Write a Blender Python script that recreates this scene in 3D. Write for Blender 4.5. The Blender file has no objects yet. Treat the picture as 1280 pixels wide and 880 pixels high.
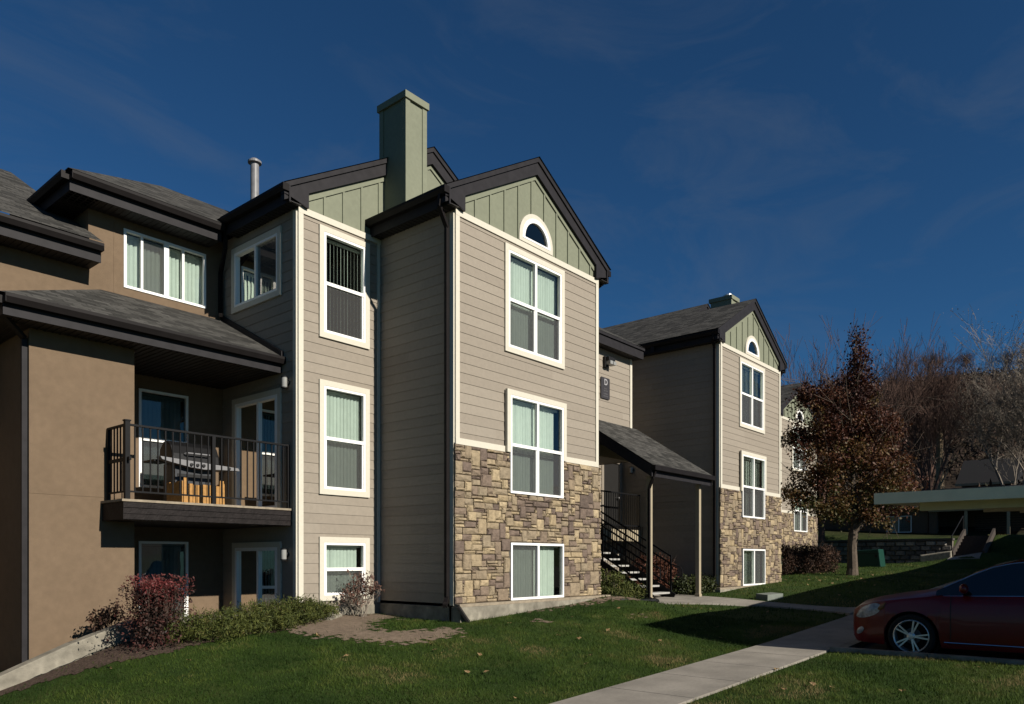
import bpy, bmesh, math, random
import numpy as np
from mathutils import Vector, Matrix
R_ = math.radians
rng = random.Random(7)
nrng = np.random.default_rng(11)
SC = bpy.context.scene
COL = SC.collection

# ------------------------------------------------------------------ camera, sky, sun, exposure
cam_d = bpy.data.cameras.new('camera'); cam = bpy.data.objects.new('camera', cam_d); COL.objects.link(cam)
cam.location = (0, 0, 1.6); cam.rotation_euler = (R_(90), 0, R_(40.2987 - 90))
cam_d.sensor_width = 36.0; cam_d.lens = 948.09 / 1280 * 36; cam_d.shift_y = 260 / 1280
cam_d.clip_start = 0.1; cam_d.clip_end = 3000
SC.camera = cam
SUN_EL = 29.0; SUN_AZ = 1.5       # sun stands almost straight in front of the facades (towards -Y)
world = bpy.data.worlds.new('World'); SC.world = world; world.use_nodes = True
wn = world.node_tree.nodes; wl = world.node_tree.links; wn.clear()
sky = wn.new('ShaderNodeTexSky'); sky.sky_type = 'NISHITA'; sky.sun_disc = False
sky.sun_elevation = R_(SUN_EL); sky.sun_rotation = R_(180 - SUN_AZ)
sky.altitude = 1500; sky.air_density = 1.0; sky.dust_density = 0.1; sky.ozone_density = 3.0
bg = wn.new('ShaderNodeBackground'); bg.inputs['Strength'].default_value = 0.05
wo = wn.new('ShaderNodeOutputWorld')
tc = wn.new('ShaderNodeTexCoord'); mp = wn.new('ShaderNodeMapping'); mp.inputs['Scale'].default_value = (1.3, 3.0, 7.0)
mp.inputs['Rotation'].default_value = (0.2, 0.35, 0.6)
cn = wn.new('ShaderNodeTexNoise'); cn.inputs['Scale'].default_value = 1.6; cn.inputs['Detail'].default_value = 9; cn.inputs['Roughness'].default_value = 0.62
cn.inputs['Distortion'].default_value = 0.9
cr = wn.new('ShaderNodeMapRange'); cr.inputs[1].default_value = 0.47; cr.inputs[2].default_value = 0.85; cr.inputs[3].default_value = 0.0; cr.inputs[4].default_value = 0.26
cm = wn.new('ShaderNodeMix'); cm.data_type = 'RGBA'; cm.inputs['B'].default_value = (1.75, 2.05, 2.45, 1)
wl.new(tc.outputs['Generated'], mp.inputs['Vector']); wl.new(mp.outputs['Vector'], cn.inputs['Vector'])
wl.new(cn.outputs['Fac'], cr.inputs[0]); wl.new(cr.outputs[0], cm.inputs['Factor'])
sg_ = wn.new('ShaderNodeVectorMath'); sg_.operation = 'MULTIPLY'; sg_.inputs[1].default_value = (0.255, 0.56, 0.77)   # deep polarised blue of a high clear autumn sky
wl.new(sky.outputs['Color'], sg_.inputs[0]); wl.new(sg_.outputs[0], cm.inputs['A']); wl.new(cm.outputs['Result'], bg.inputs['Color']); wl.new(bg.outputs[0], wo.inputs['Surface'])
sd = bpy.data.lights.new('sun', 'SUN'); sun = bpy.data.objects.new('sun', sd); COL.objects.link(sun)
sd.energy = 5.0; sd.angle = R_(0.5); sd.color = (1.0, 0.93, 0.82)
to_sun = Vector((math.sin(R_(SUN_AZ)) * math.cos(R_(SUN_EL)), -math.cos(R_(SUN_AZ)) * math.cos(R_(SUN_EL)), math.sin(R_(SUN_EL))))
sun.rotation_euler = (-to_sun).to_track_quat('-Z', 'Y').to_euler(); sun.location = (0, -30, 30)
SC.view_settings.view_transform = 'Standard'; SC.view_settings.look = 'None'
SC.view_settings.exposure = 0.55; SC.view_settings.gamma = 1.0; SC.view_settings.use_curve_mapping = False

# ------------------------------------------------------------------ materials
ALB = 0.60      # paint and ground reflectances suit the exposure set above
def _mat(name):
    m = bpy.data.materials.new(name); m.use_nodes = True
    nt = m.node_tree; p = nt.nodes['Principled BSDF']
    return m, nt, p
def mat(name, col, rough=0.7, var=0.12, scale=6.0, bump=0.0, bscale=80.0, spec=0.3, metal=0.0, coat=0.0, var2=0.0, scale2=0.6):
    m, nt, p = _mat(name); N = nt.nodes.new; L = nt.links.new; col = tuple(c * (1 if metal else ALB) for c in col)
    p.inputs['Roughness'].default_value = rough; p.inputs['Specular IOR Level'].default_value = spec; p.inputs['Metallic'].default_value = metal
    if coat: p.inputs['Coat Weight'].default_value = coat; p.inputs['Coat Roughness'].default_value = 0.05
    tcn = N('ShaderNodeTexCoord')
    n1 = N('ShaderNodeTexNoise'); n1.inputs['Scale'].default_value = scale; n1.inputs['Detail'].default_value = 6
    L(tcn.outputs['Object'], n1.inputs['Vector'])
    mr = N('ShaderNodeMapRange'); mr.inputs[1].default_value = 0.3; mr.inputs[2].default_value = 0.7
    mr.inputs[3].default_value = 1 - var; mr.inputs[4].default_value = 1 + var; L(n1.outputs['Fac'], mr.inputs[0])
    fac = mr.outputs[0]
    if var2:
        n2 = N('ShaderNodeTexNoise'); n2.inputs['Scale'].default_value = scale2; n2.inputs['Detail'].default_value = 3
        L(tcn.outputs['Object'], n2.inputs['Vector'])
        m2 = N('ShaderNodeMapRange'); m2.inputs[1].default_value = 0.3; m2.inputs[2].default_value = 0.7
        m2.inputs[3].default_value = 1 - var2; m2.inputs[4].default_value = 1 + var2; L(n2.outputs['Fac'], m2.inputs[0])
        mu = N('ShaderNodeMath'); mu.operation = 'MULTIPLY'; L(fac, mu.inputs[0]); L(m2.outputs[0], mu.inputs[1]); fac = mu.outputs[0]
    vm = N('ShaderNodeVectorMath'); vm.operation = 'SCALE'; vm.inputs[0].default_value = col; L(fac, vm.inputs['Scale'])
    L(vm.outputs[0], p.inputs['Base Color'])
    if bump:
        nb = N('ShaderNodeTexNoise'); nb.inputs['Scale'].default_value = bscale; nb.inputs['Detail'].default_value = 4
        L(tcn.outputs['Object'], nb.inputs['Vector'])
        b = N('ShaderNodeBump'); b.inputs['Strength'].default_value = bump; b.inputs['Distance'].default_value = 0.02
        L(nb.outputs['Fac'], b.inputs['Height']); L(b.outputs[0], p.inputs['Normal'])
    return m
def ramp_mat(name, stops, attr='tone', rough=0.8, bump=0.0, bscale=60, var=0.15, trans=0.0, spec=0.25):
    """colour picked per stone / leaf clump by a mesh attribute"""
    m, nt, p = _mat(name); N = nt.nodes.new; L = nt.links.new; stops = [(q, tuple(c * ALB for c in k)) for q, k in stops]
    at = N('ShaderNodeAttribute'); at.attribute_name = attr
    r = N('ShaderNodeValToRGB'); e = r.color_ramp.elements
    e[0].position = stops[0][0]; e[0].color = (*stops[0][1], 1); e[1].position = stops[-1][0]; e[1].color = (*stops[-1][1], 1)
    for s, c in stops[1:-1]:
        k = e.new(s); k.color = (*c, 1)
    L(at.outputs['Fac'], r.inputs['Fac'])
    tcn = N('ShaderNodeTexCoord'); n1 = N('ShaderNodeTexNoise'); n1.inputs['Scale'].default_value = 14; n1.inputs['Detail'].default_value = 5
    L(tcn.outputs['Object'], n1.inputs['Vector'])
    mr = N('ShaderNodeMapRange'); mr.inputs[1].default_value = 0.3; mr.inputs[2].default_value = 0.7; mr.inputs[3].default_value = 1 - var; mr.inputs[4].default_value = 1 + var
    L(n1.outputs['Fac'], mr.inputs[0])
    vm = N('ShaderNodeVectorMath'); vm.operation = 'SCALE'; L(r.outputs['Color'], vm.inputs[0]); L(mr.outputs[0], vm.inputs['Scale'])
    L(vm.outputs[0], p.inputs['Base Color']); p.inputs['Roughness'].default_value = rough; p.inputs['Specular IOR Level'].default_value = spec
    if bump:
        nb = N('ShaderNodeTexNoise'); nb.inputs['Scale'].default_value = bscale; nb.inputs['Detail'].default_value = 5
        L(tcn.outputs['Object'], nb.inputs['Vector'])
        b = N('ShaderNodeBump'); b.inputs['Strength'].default_value = bump; b.inputs['Distance'].default_value = 0.03
        L(nb.outputs['Fac'], b.inputs['Height']); L(b.outputs[0], p.inputs['Normal'])
    if trans:
        out = nt.nodes['Material Output']; tr = N('ShaderNodeBsdfTranslucent'); mx = N('ShaderNodeMixShader'); mx.inputs[0].default_value = trans
        L(vm.outputs[0], tr.inputs['Color']); L(p.outputs[0], mx.inputs[1]); L(tr.outputs[0], mx.inputs[2]); L(mx.outputs[0], out.inputs['Surface'])
    return m
def shingle_mat(name, c1, c2):
    m, nt, p = _mat(name); N = nt.nodes.new; L = nt.links.new; c1 = tuple(c * ALB for c in c1); c2 = tuple(c * ALB for c in c2)
    uv = N('ShaderNodeUVMap'); uv.uv_map = 'UVMap'
    ns = N('ShaderNodeTexNoise'); ns.inputs['Scale'].default_value = 9; ns.inputs['Detail'].default_value = 3; L(uv.outputs[0], ns.inputs['Vector'])
    sc = N('ShaderNodeVectorMath'); sc.operation = 'SCALE'; sc.inputs['Scale'].default_value = 0.035; L(ns.outputs['Color'], sc.inputs[0])
    ad = N('ShaderNodeVectorMath'); ad.operation = 'ADD'; L(uv.outputs[0], ad.inputs[0]); L(sc.outputs[0], ad.inputs[1])
    b = N('ShaderNodeTexBrick'); b.offset = 0.37; b.inputs['Scale'].default_value = 1.0; b.inputs['Brick Width'].default_value = 0.27; b.inputs['Row Height'].default_value = 0.135
    b.inputs['Mortar Size'].default_value = 0.009; b.inputs['Mortar Smooth'].default_value = 0.4; b.inputs['Bias'].default_value = 0.0
    b.inputs['Color1'].default_value = (*c1, 1); b.inputs['Color2'].default_value = (*c2, 1); b.inputs['Mortar'].default_value = (c1[0] * .35, c1[1] * .35, c1[2] * .35, 1)
    L(ad.outputs[0], b.inputs['Vector'])
    mpp = N('ShaderNodeMapping'); mpp.inputs['Scale'].default_value = (1.0, 2.6, 1); L(uv.outputs[0], mpp.inputs['Vector'])
    n2 = N('ShaderNodeTexNoise'); n2.inputs['Scale'].default_value = 4.5; n2.inputs['Detail'].default_value = 9; n2.inputs['Roughness'].default_value = .8; L(mpp.outputs[0], n2.inputs['Vector'])
    mr = N('ShaderNodeMapRange'); mr.inputs[1].default_value = .3; mr.inputs[2].default_value = .7; mr.inputs[3].default_value = .5; mr.inputs[4].default_value = 1.5; L(n2.outputs['Fac'], mr.inputs[0])
    vm = N('ShaderNodeVectorMath'); vm.operation = 'SCALE'; L(b.outputs['Color'], vm.inputs[0]); L(mr.outputs[0], vm.inputs['Scale']); L(vm.outputs[0], p.inputs['Base Color'])
    p.inputs['Roughness'].default_value = .95; p.inputs['Specular IOR Level'].default_value = .15
    ng = N('ShaderNodeTexNoise'); ng.inputs['Scale'].default_value = 160; L(uv.outputs[0], ng.inputs['Vector'])
    mth = N('ShaderNodeMath'); mth.operation = 'MULTIPLY_ADD'; mth.inputs[1].default_value = .25; L(ng.outputs['Fac'], mth.inputs[0])
    inv = N('ShaderNodeMath'); inv.operation = 'SUBTRACT'; inv.inputs[0].default_value = 1; L(b.outputs['Fac'], inv.inputs[1]); L(inv.outputs[0], mth.inputs[2])
    bp = N('ShaderNodeBump'); bp.inputs['Strength'].default_value = .7; bp.inputs['Distance'].default_value = .012; L(mth.outputs[0], bp.inputs['Height']); L(bp.outputs[0], p.inputs['Normal'])
    return m
def glass_mat(name, tint, refl=1.0):
    m, nt, p = _mat(name); N = nt.nodes.new; L = nt.links.new; nt.nodes.remove(p)
    out = nt.nodes['Material Output']; t = N('ShaderNodeBsdfTransparent'); t.inputs[0].default_value = (*tint, 1)
    g = N('ShaderNodeBsdfGlossy'); g.inputs['Roughness'].default_value = .01; g.inputs['Color'].default_value = (.95, .93, .88, 1)
    f = N('ShaderNodeFresnel'); f.inputs['IOR'].default_value = 1.52
    k = N('ShaderNodeMath'); k.operation = 'MULTIPLY'; k.inputs[1].default_value = 1.7 * refl; k.use_clamp = True; L(f.outputs[0], k.inputs[0])
    n = N('ShaderNodeTexNoise'); n.inputs['Scale'].default_value = 1.2; tcn = N('ShaderNodeTexCoord'); L(tcn.outputs['Object'], n.inputs['Vector'])
    b = N('ShaderNodeBump'); b.inputs['Strength'].default_value = .08; b.inputs['Distance'].default_value = .05; L(n.outputs['Fac'], b.inputs['Height']); L(b.outputs[0], g.inputs['Normal'])
    mx = N('ShaderNodeMixShader'); L(k.outputs[0], mx.inputs[0]); L(t.outputs[0], mx.inputs[1]); L(g.outputs[0], mx.inputs[2]); L(mx.outputs[0], out.inputs['Surface'])
    return m
def screen_mat(name, a=.5):
    m, nt, p = _mat(name); N = nt.nodes.new; L = nt.links.new
    p.inputs['Base Color'].default_value = (.05, .05, .05, 1); p.inputs['Roughness'].default_value = .9
    out = nt.nodes['Material Output']; t = N('ShaderNodeBsdfTransparent'); mx = N('ShaderNodeMixShader'); mx.inputs[0].default_value = a
    L(t.outputs[0], mx.inputs[1]); L(p.outputs[0], mx.inputs[2]); L(mx.outputs[0], out.inputs['Surface'])
    return m

M = {}
M['siding'] = ramp_mat('siding paint', [(0, (.345, .298, .24)), (.5, (.375, .325, .262)), (1, (.395, .345, .28))], rough=.72, bump=.12, bscale=120, var=.05)
M['trim'] = mat('cream trim paint', (.80, .755, .63), .6, .04, 20, spec=.3)
M['vinyl'] = mat('white vinyl', (1.25, 1.25, 1.22), .4, .02, 10, spec=.4)
M['green'] = mat('sage green paint', (.255, .272, .192), .7, .06, 14, .1, 90, .25, var2=.06)
M['stucco'] = mat('brown stucco', (.245, .175, .115), .9, .07, 9, .55, 220, .15, var2=.07, scale2=.8)
M['fascia'] = mat('charcoal metal trim', (.031, .029, .032), .55, .16, 7, spec=.12)
M['gutter'] = mat('dark brown gutter', (.017, .0145, .0145), .5, .14, 5, spec=.1)
M['deckfascia'] = mat('dark stained timber', (.024, .020, .0195), .6, .3, 9, .4, 30, .1)
M['soffit'] = mat('dark soffit vinyl', (.03, .026, .025), .6, .1, 4)
M['shingle'] = shingle_mat('asphalt shingle', (.112, .108, .099), (.040, .039, .036))
M['conc'] = mat('weathered concrete', (.30, .275, .22), .9, .28, 7, .4, 60, .2, var2=.3, scale2=1.6)
M['walk'] = mat('sidewalk concrete', (.35, .32, .275), .9, .08, 26, .2, 140, .2, var2=.2, scale2=1.7)
M['asphalt'] = mat('asphalt', (.045, .044, .043), .9, .2, 40, .4, 120, .2)
M['stone'] = ramp_mat('ledge stone', [(0, (.15, .112, .09)), (.2, (.23, .17, .132)), (.4, (.325, .25, .165)), (.6, (.35, .28, .19)), (.8, (.44, .34, .205)), (1, (.53, .42, .265))], bump=.6, bscale=34, var=.24)
M['mortar'] = mat('mortar', (.19, .16, .13), .95, .2, 20)
M['glass'] = glass_mat('window glass', (.64, .72, .69))
M['glass_dark'] = glass_mat('dark door glass', (.30, .36, .37), 1.0)
M['screen'] = screen_mat('insect screen', .52)
M['blind'] = mat('vinyl blind slats', (1.12, 1.13, 1.06), .6, .05, 8)
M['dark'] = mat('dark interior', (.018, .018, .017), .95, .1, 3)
M['rail'] = mat('black painted steel', (.008, .008, .009), .55, .15, 10, spec=.15)
M['deckwood'] = mat('weathered decking', (.36, .30, .22), .85, .2, 12, .2, 50)
M['steel'] = mat('galvanised steel', (.55, .56, .57), .35, .12, 9, metal=.9)
M['lampglass'] = mat('frosted lamp glass', (.38, .38, .36), .25, .05, 10, spec=.6)
M['door'] = mat('dark door', (.02, .019, .018), .5, .1, 5)
M['tread'] = mat('precast tread', (.5, .49, .46), .85, .1, 14)
M['black'] = mat('black plastic', (.012, .012, .013), .5, .2, 9)
M['signplate'] = mat('charcoal sign plate', (.05, .047, .052), .5, .08, 9)
M['signletter'] = mat('grey sign lettering', (.42, .41, .42), .5, .05, 9)

# ------------------------------------------------------------------ mesh builder
TF = [False, 0.0, 0.0, 0.0]                 # mirror about the stair tower, then shift
MIRX = 34.1
def xf(p):
    x, y, z = p
    if TF[0]: x = MIRX - x
    return (x + TF[1], y + TF[2], z + TF[3])
class MB:
    def __init__(s): s.v = []; s.f = []; s.uv = []; s.mi = []; s.tone = []; s.hasuv = False; s.hastone = False; s.sm = []
    def face(s, pts, uv=None, mi=0, tone=None, smooth=False):
        n = len(s.v); s.v += [xf(p) for p in pts]; idx = list(range(n, n + len(pts)))
        u = list(uv) if uv is not None else [(0, 0)] * len(pts)
        if uv is not None: s.hasuv = True
        if TF[0]: idx.reverse(); u.reverse()
        s.f.append(idx); s.uv += u; s.mi.append(mi); s.sm.append(smooth)
        if tone is not None: s.hastone = True
        s.tone.append(0.5 if tone is None else tone)
        return s
    def hexa(s, c, mi=0, tone=None):        # c: 8 corners, bottom 4 then top 4 (ccw from above)
        for q in ((3, 2, 1, 0), (4, 5, 6, 7), (0, 1, 5, 4), (1, 2, 6, 5), (2, 3, 7, 6), (3, 0, 4, 7)):
            s.face([c[i] for i in q], mi=mi, tone=tone)
        return s
    def box(s, x0, x1, y0, y1, z0, z1, mi=0, tone=None):
        x0, x1 = min(x0, x1), max(x0, x1); y0, y1 = min(y0, y1), max(y0, y1); z0, z1 = min(z0, z1), max(z0, z1)
        return s.hexa([(x0, y0, z0), (x1, y0, z0), (x1, y1, z0), (x0, y1, z0), (x0, y0, z1), (x1, y0, z1), (x1, y1, z1), (x0, y1, z1)], mi, tone)
    def fbox(s, F, a0, a1, z0, z1, d0, d1, mi=0, tone=None):
        p = [F(a, z, d) for a, z, d in ((a0, z0, d0), (a1, z0, d0), (a1, z0, d1), (a0, z0, d1), (a0, z1, d0), (a1, z1, d0), (a1, z1, d1), (a0, z1, d1))]
        xs = [q[0] for q in p]; ys = [q[1] for q in p]; zs = [q[2] for q in p]
        return s.box(min(xs), max(xs), min(ys), max(ys), min(zs), max(zs), mi, tone)
    def prism(s, F, poly, d0, d1, mi=0, tone=None):   # polygon in (a, z), extruded along depth d
        s.face([F(a, z, d1) for a, z in poly], mi=mi, tone=tone); s.face([F(a, z, d0) for a, z in reversed(poly)], mi=mi, tone=tone)
        n = len(poly)
        for i in range(n):
            a, b = poly[i], poly[(i + 1) % n]
            s.face([F(a[0], a[1], d1), F(a[0], a[1], d0), F(b[0], b[1], d0), F(b[0], b[1], d1)], mi=mi, tone=tone)
        return s
    def tube(s, path, rad, sides=6, cap=True, mi=0, tone=None, smooth=True):
        path = [Vector(p) for p in path]
        rad = rad if isinstance(rad, (list, tuple)) else [rad] * len(path)
        rings = []; prev = None
        for i, p in enumerate(path):
            t = (path[min(i + 1, len(path) - 1)] - path[max(i - 1, 0)])
            if t.length < 1e-9: t = Vector((0, 0, 1))
            t.normalize()
            if prev is None:
                a = Vector((0, 0, 1)) if abs(t.z) < .9 else Vector((1, 0, 0)); u = t.cross(a).normalized()
            else:
                u = (prev - t * prev.dot(t))
                u = u.normalized() if u.length > 1e-6 else t.orthogonal().normalized()
            prev = u; w = t.cross(u)
            rings.append([tuple(p + (u * math.cos(2 * math.pi * k / sides) + w * math.sin(2 * math.pi * k / sides)) * rad[i]) for k in range(sides)])
        for i in range(len(rings) - 1):
            for k in range(sides):
                k2 = (k + 1) % sides
                s.face([rings[i][k], rings[i][k2], rings[i + 1][k2], rings[i + 1][k]], mi=mi, tone=tone, smooth=smooth)
        if cap:
            s.face(list(reversed(rings[0])), mi=mi, tone=tone); s.face(rings[-1], mi=mi, tone=tone)
        return s
    def bar(s, p, q, w, h, mi=0, up=(0, 0, 1), tone=None):
        p = Vector(p); q = Vector(q); t = (q - p).normalized(); u = Vector(up); sdv = t.cross(u)
        if sdv.length < 1e-5: sdv = t.cross(Vector((1, 0, 0)))
        sdv.normalize(); u = sdv.cross(t).normalized(); a = sdv * (w / 2); b = u * (h / 2)
        c = [p - a - b, p + a - b, q + a - b, q - a - b, p - a + b, p + a + b, q + a + b, q - a + b]
        return s.hexa([tuple(x) for x in c], mi, tone)
    def lathe(s, c, axis, prof, n=20, mi=0, smooth=True, tone=None):   # prof: (radius, offset along axis)
        c = Vector(c); ax = Vector(axis).normalized(); u = ax.orthogonal().normalized(); w = ax.cross(u)
        rings = [[tuple(c + ax * o + (u * math.cos(2 * math.pi * k / n) + w * math.sin(2 * math.pi * k / n)) * r) for k in range(n)] for r, o in prof]
        for i in range(len(rings) - 1):
            for k in range(n):
                k2 = (k + 1) % n
                s.face([rings[i][k], rings[i][k2], rings[i + 1][k2], rings[i + 1][k]], mi=mi, smooth=smooth, tone=tone)
        return s
    def build(s, name, mats, parent=None, merge=False, bevel=0.0):
        me = bpy.data.meshes.new(name); me.from_pydata(s.v, [], s.f)
        for m in (mats if isinstance(mats, (list, tuple)) else [mats]): me.materials.append(m)
        if len(s.mi): me.polygons.foreach_set('material_index', s.mi); me.polygons.foreach_set('use_smooth', s.sm)
        if s.hasuv:
            l = me.uv_layers.new(name='UVMap'); l.data.foreach_set('uv', np.array(s.uv, dtype=np.float32).ravel())
        if s.hastone:
            a = me.attributes.new('tone', 'FLOAT', 'FACE'); a.data.foreach_set('value', np.array(s.tone, dtype=np.float32))
        me.update()
        if merge or bevel:
            bm = bmesh.new(); bm.from_mesh(me); bmesh.ops.remove_doubles(bm, verts=bm.verts, dist=1e-4)
            if bevel:
                bmesh.ops.bevel(bm, geom=[e for e in bm.edges if len(e.link_faces) == 2 and e.calc_face_angle(0) > .5], offset=bevel, segments=2, affect='EDGES', profile=.6)
            bm.to_mesh(me); bm.free()
        o = bpy.data.objects.new(name, me); COL.objects.link(o)
        if parent is not None:
            o.parent = parent; o.matrix_parent_inverse = Matrix.Translation(-world_loc(parent))
        return o
def world_loc(o):
    v = Vector((0, 0, 0))
    while o is not None:
        v = v + Vector(o.location) + (o.matrix_parent_inverse.translation if o.parent else Vector((0, 0, 0))); o = o.parent
    return v
def tag(o, label=None, cat=None, group=None, kind=None):
    if label: o['label'] = label
    if cat: o['category'] = cat
    if group: o['group'] = group
    if kind: o['kind'] = kind
    return o
def thing(name, loc, label, cat, group=None):
    o = bpy.data.objects.new(name, None); COL.objects.link(o); o.location = xf(loc); o.empty_display_size = .3
    return tag(o, label, cat, group)
def copy_tree(o, parent=None):
    c = o.copy(); COL.objects.link(c); c.parent = parent
    for ch in list(o.children): copy_tree(ch, c)
    return c
def numpy_mesh(name, verts, faces, mats, tone=None, parent=None):
    """verts (n,3), faces (m,k) all the same size"""
    me = bpy.data.meshes.new(name); n = len(verts); m, k = faces.shape
    me.vertices.add(n); me.vertices.foreach_set('co', verts.astype(np.float32).ravel())
    me.loops.add(m * k); me.loops.foreach_set('vertex_index', faces.astype(np.int32).ravel())
    me.polygons.add(m); me.polygons.foreach_set('loop_start', np.arange(0, m * k, k, dtype=np.int32))
    me.polygons.foreach_set('loop_total', np.full(m, k, dtype=np.int32))
    for x in (mats if isinstance(mats, (list, tuple)) else [mats]): me.materials.append(x)
    if tone is not None:
        a = me.attributes.new('tone', 'FLOAT', 'FACE'); a.data.foreach_set('value', tone.astype(np.float32))
    me.update(calc_edges=True); me.validate()
    o = bpy.data.objects.new(name, me); COL.objects.link(o)
    if parent is not None:
        o.parent = parent; o.matrix_parent_inverse = Matrix.Translation(-world_loc(parent))
    return o
# facade frames: (along, height, depth outwards) -> point
def FR(y): return lambda a, z, d: (a, y - d, z)        # faces -Y
def LF(x): return lambda a, z, d: (x - d, a, z)        # faces -X
def RT(x): return lambda a, z, d: (x + d, a, z)        # faces +X
def BK(y): return lambda a, z, d: (a, y + d, z)        # faces +Y

# ------------------------------------------------------------------ ground heights
def s_walk(x):
    x = np.asarray(x, dtype=float)
    return np.where(x < 12.3, .05 + .027 * (x - 6.7), .2 + .045 * (x - 12.3))
CP = []
for x in np.arange(-12, 46, 2.0):
    for y in (3.8, 5.08): CP.append((x, y, float(s_walk(x)) - .03))
CP += [(9, 2, .07), (12, 2, .18), (12, -2, .18), (6, 0, 0), (0, 0, 0), (0, -6, -.1), (-8, 0, -.3), (8, -8, .1), (-15, -15, -.5),
       (16, -3, .3), (25, -3, .7), (40, -3, 1.3), (16, 2, .3), (25, 2, .7), (40, 2, 1.35),
       (9.3, 9.15, .5), (10.5, 9.1, .55), (12, 9.1, .64), (13.3, 9.1, .72), (14.5, 9.15, .78), (9.3, 10.3, .52), (7.7, 11.2, .58), (8.6, 11.2, .58), (6, 11.2, .5), (4.8, 11.05, .42), (4.0, 11.05, .18),
       (3.2, 11.05, -.08), (2, 11, -.38), (0, 11, -.75), (-4, 11, -1.3), (3.4, 12.3, -.05), (2, 14, -.7), (5.2, 7.6, .1), (3.2, 8.6, -.12), (1, 8, -.35), (7, 7.2, .17), (6.2, 9.2, .3), (9.5, 7, .26), (12, 7, .38),
       (15.5, 9.2, .6), (17, 9.0, .6), (18.5, 9, .62), (17.8, 7, .46), (17, 12, .6), (20.2, 9.1, .72), (24.7, 9.1, .9), (19.3, 7.4, .62), (22, 7, .78), (25, 7, .93),
       (28.4, 8.2, 1.06), (30, 10.5, 1.08), (35, 9.5, 1.3), (38.6, 12, 1.3), (39.6, 9.5, 1.42), (39.6, 7.2, 1.66), (39.6, 5.2, 1.75), (34, 11.8, 1.15),
       (50, 8, 3.1), (50, 0, 2.9), (62, 10, 5.5), (80, 15, 11), (125, 20, 27), (200, 30, 42), (130, -30, 22), (60, -40, 4), (130, 80, 30), (300, 100, 48), (300, -100, 40),
       (20, 40, 2), (0, 60, 0), (-50, 40, -4), (-80, -50, -4), (40, 60, 6), (80, 80, 14), (0, -80, -2), (60, -120, 2), (-200, 100, -6), (-200, -200, -6), (100, -250, 6), (0, 300, 0), (300, 300, 40), (600, 0, 70), (600, 500, 60), (600, -500, 40), (-500, 0, -8), (0, 600, 5), (0, -500, -5)]
CPa = np.array(CP); _c2 = 1.2 ** 2
def _phi(d2): return np.sqrt(d2 + _c2)
_A = _phi(((CPa[:, None, :2] - CPa[None, :, :2]) ** 2).sum(-1)); _n = len(CPa)
_P = np.c_[np.ones(_n), CPa[:, :2]]
_sol = np.linalg.solve(np.block([[_A, _P], [_P.T, np.zeros((3, 3))]]), np.r_[CPa[:, 2], 0, 0, 0])
def zsmooth(x, y):
    x = np.atleast_1d(np.asarray(x, float)); y = np.atleast_1d(np.asarray(y, float)); out = np.empty(x.shape)
    fx = x.ravel(); fy = y.ravel(); o = np.empty(fx.shape)
    for i in range(0, len(fx), 4000):
        a = fx[i:i + 4000]; b = fy[i:i + 4000]
        d2 = (a[:, None] - CPa[None, :, 0]) ** 2 + (b[:, None] - CPa[None, :, 1]) ** 2
        o[i:i + 4000] = _phi(d2) @ _sol[:_n] + _sol[_n] + _sol[_n + 1] * a + _sol[_n + 2] * b
    return o.reshape(x.shape)
def zground(x, y):
    x = np.atleast_1d(np.asarray(x, float)); y = np.atleast_1d(np.asarray(y, float))
    z = zsmooth(x, y)
    # terrace above the block wall and the bank right of the steps
    t = np.clip((x - 40.0) / 2.8, 0, 1)
    z = np.where((x > 40.15) & (x < 60) & (y > 7.15) & (y < 15), np.maximum(z, 2.5 + .25 * np.clip((x - 40.2) / 4, 0, 1)), z)
    z = np.where((x > 39.9) & (x < 60) & (y < 5.95) & (y > 0), np.maximum(z, z * (1 - t) + 2.8 * t), z)
    z = np.where((x > 40.0) & (x < 60) & (y >= 5.95) & (y <= 7.15), np.minimum(z, 1.7) * (x < 43) + 2.6 * (x >= 43), z)
    z = np.where((x > 12.2) & (x < 44) & (y < 3.78) & (y > -9), np.minimum(z, s_walk(x) - .16), z)      # parking bays lie below the kerb
    z = np.where((x > 4.95) & (x < 26) & (y > 11.6) & (y < 24), -.6, z)                                  # sunken patio and under the building
    z = np.where((x > 9.7) & (x < 13.8) & (y > 9.5) & (y < 24), -.6, z)
    return z
def zg(x, y): return float(zground(x, y)[0])

# ------------------------------------------------------------------ ground sheets
def lines(segs):
    out = []
    for a, b, st in segs: out += list(np.arange(a, b, st))
    return sorted(set(np.round(out, 4)))
gx = np.array(lines([(-600, -100, 50), (-100, -20, 10), (-20, 2, 1.0), (2, 15, .2), (15, 45, .5), (45, 70, 2.0), (70, 160, 6), (160, 620, 40)]) + [4.95, 7.66, 40.15, 40.1, 12.2, 12.3])
gy = np.array(lines([(-500, -80, 60), (-80, -20, 10), (-20, 2, 1.5), (2, 14, .2), (14, 30, 1.0), (30, 60, 3), (60, 160, 8), (160, 620, 60)]) + [3.75, 11.5, 11.61, 7.12, 7.18, 5.92, 5.98])
gx = np.unique(np.round(gx, 3)); gy = np.unique(np.round(gy, 3))
GX, GY = np.meshgrid(gx, gy); GZ = zground(GX, GY)
nv = np.c_[GX.ravel(), GY.ravel(), GZ.ravel()]
ii, jj = np.meshgrid(np.arange(len(gx) - 1), np.arange(len(gy) - 1)); base = (jj * len(gx) + ii).ravel()
gf = np.c_[base, base + 1, base + 1 + len(gx), base + len(gx)]
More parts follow.
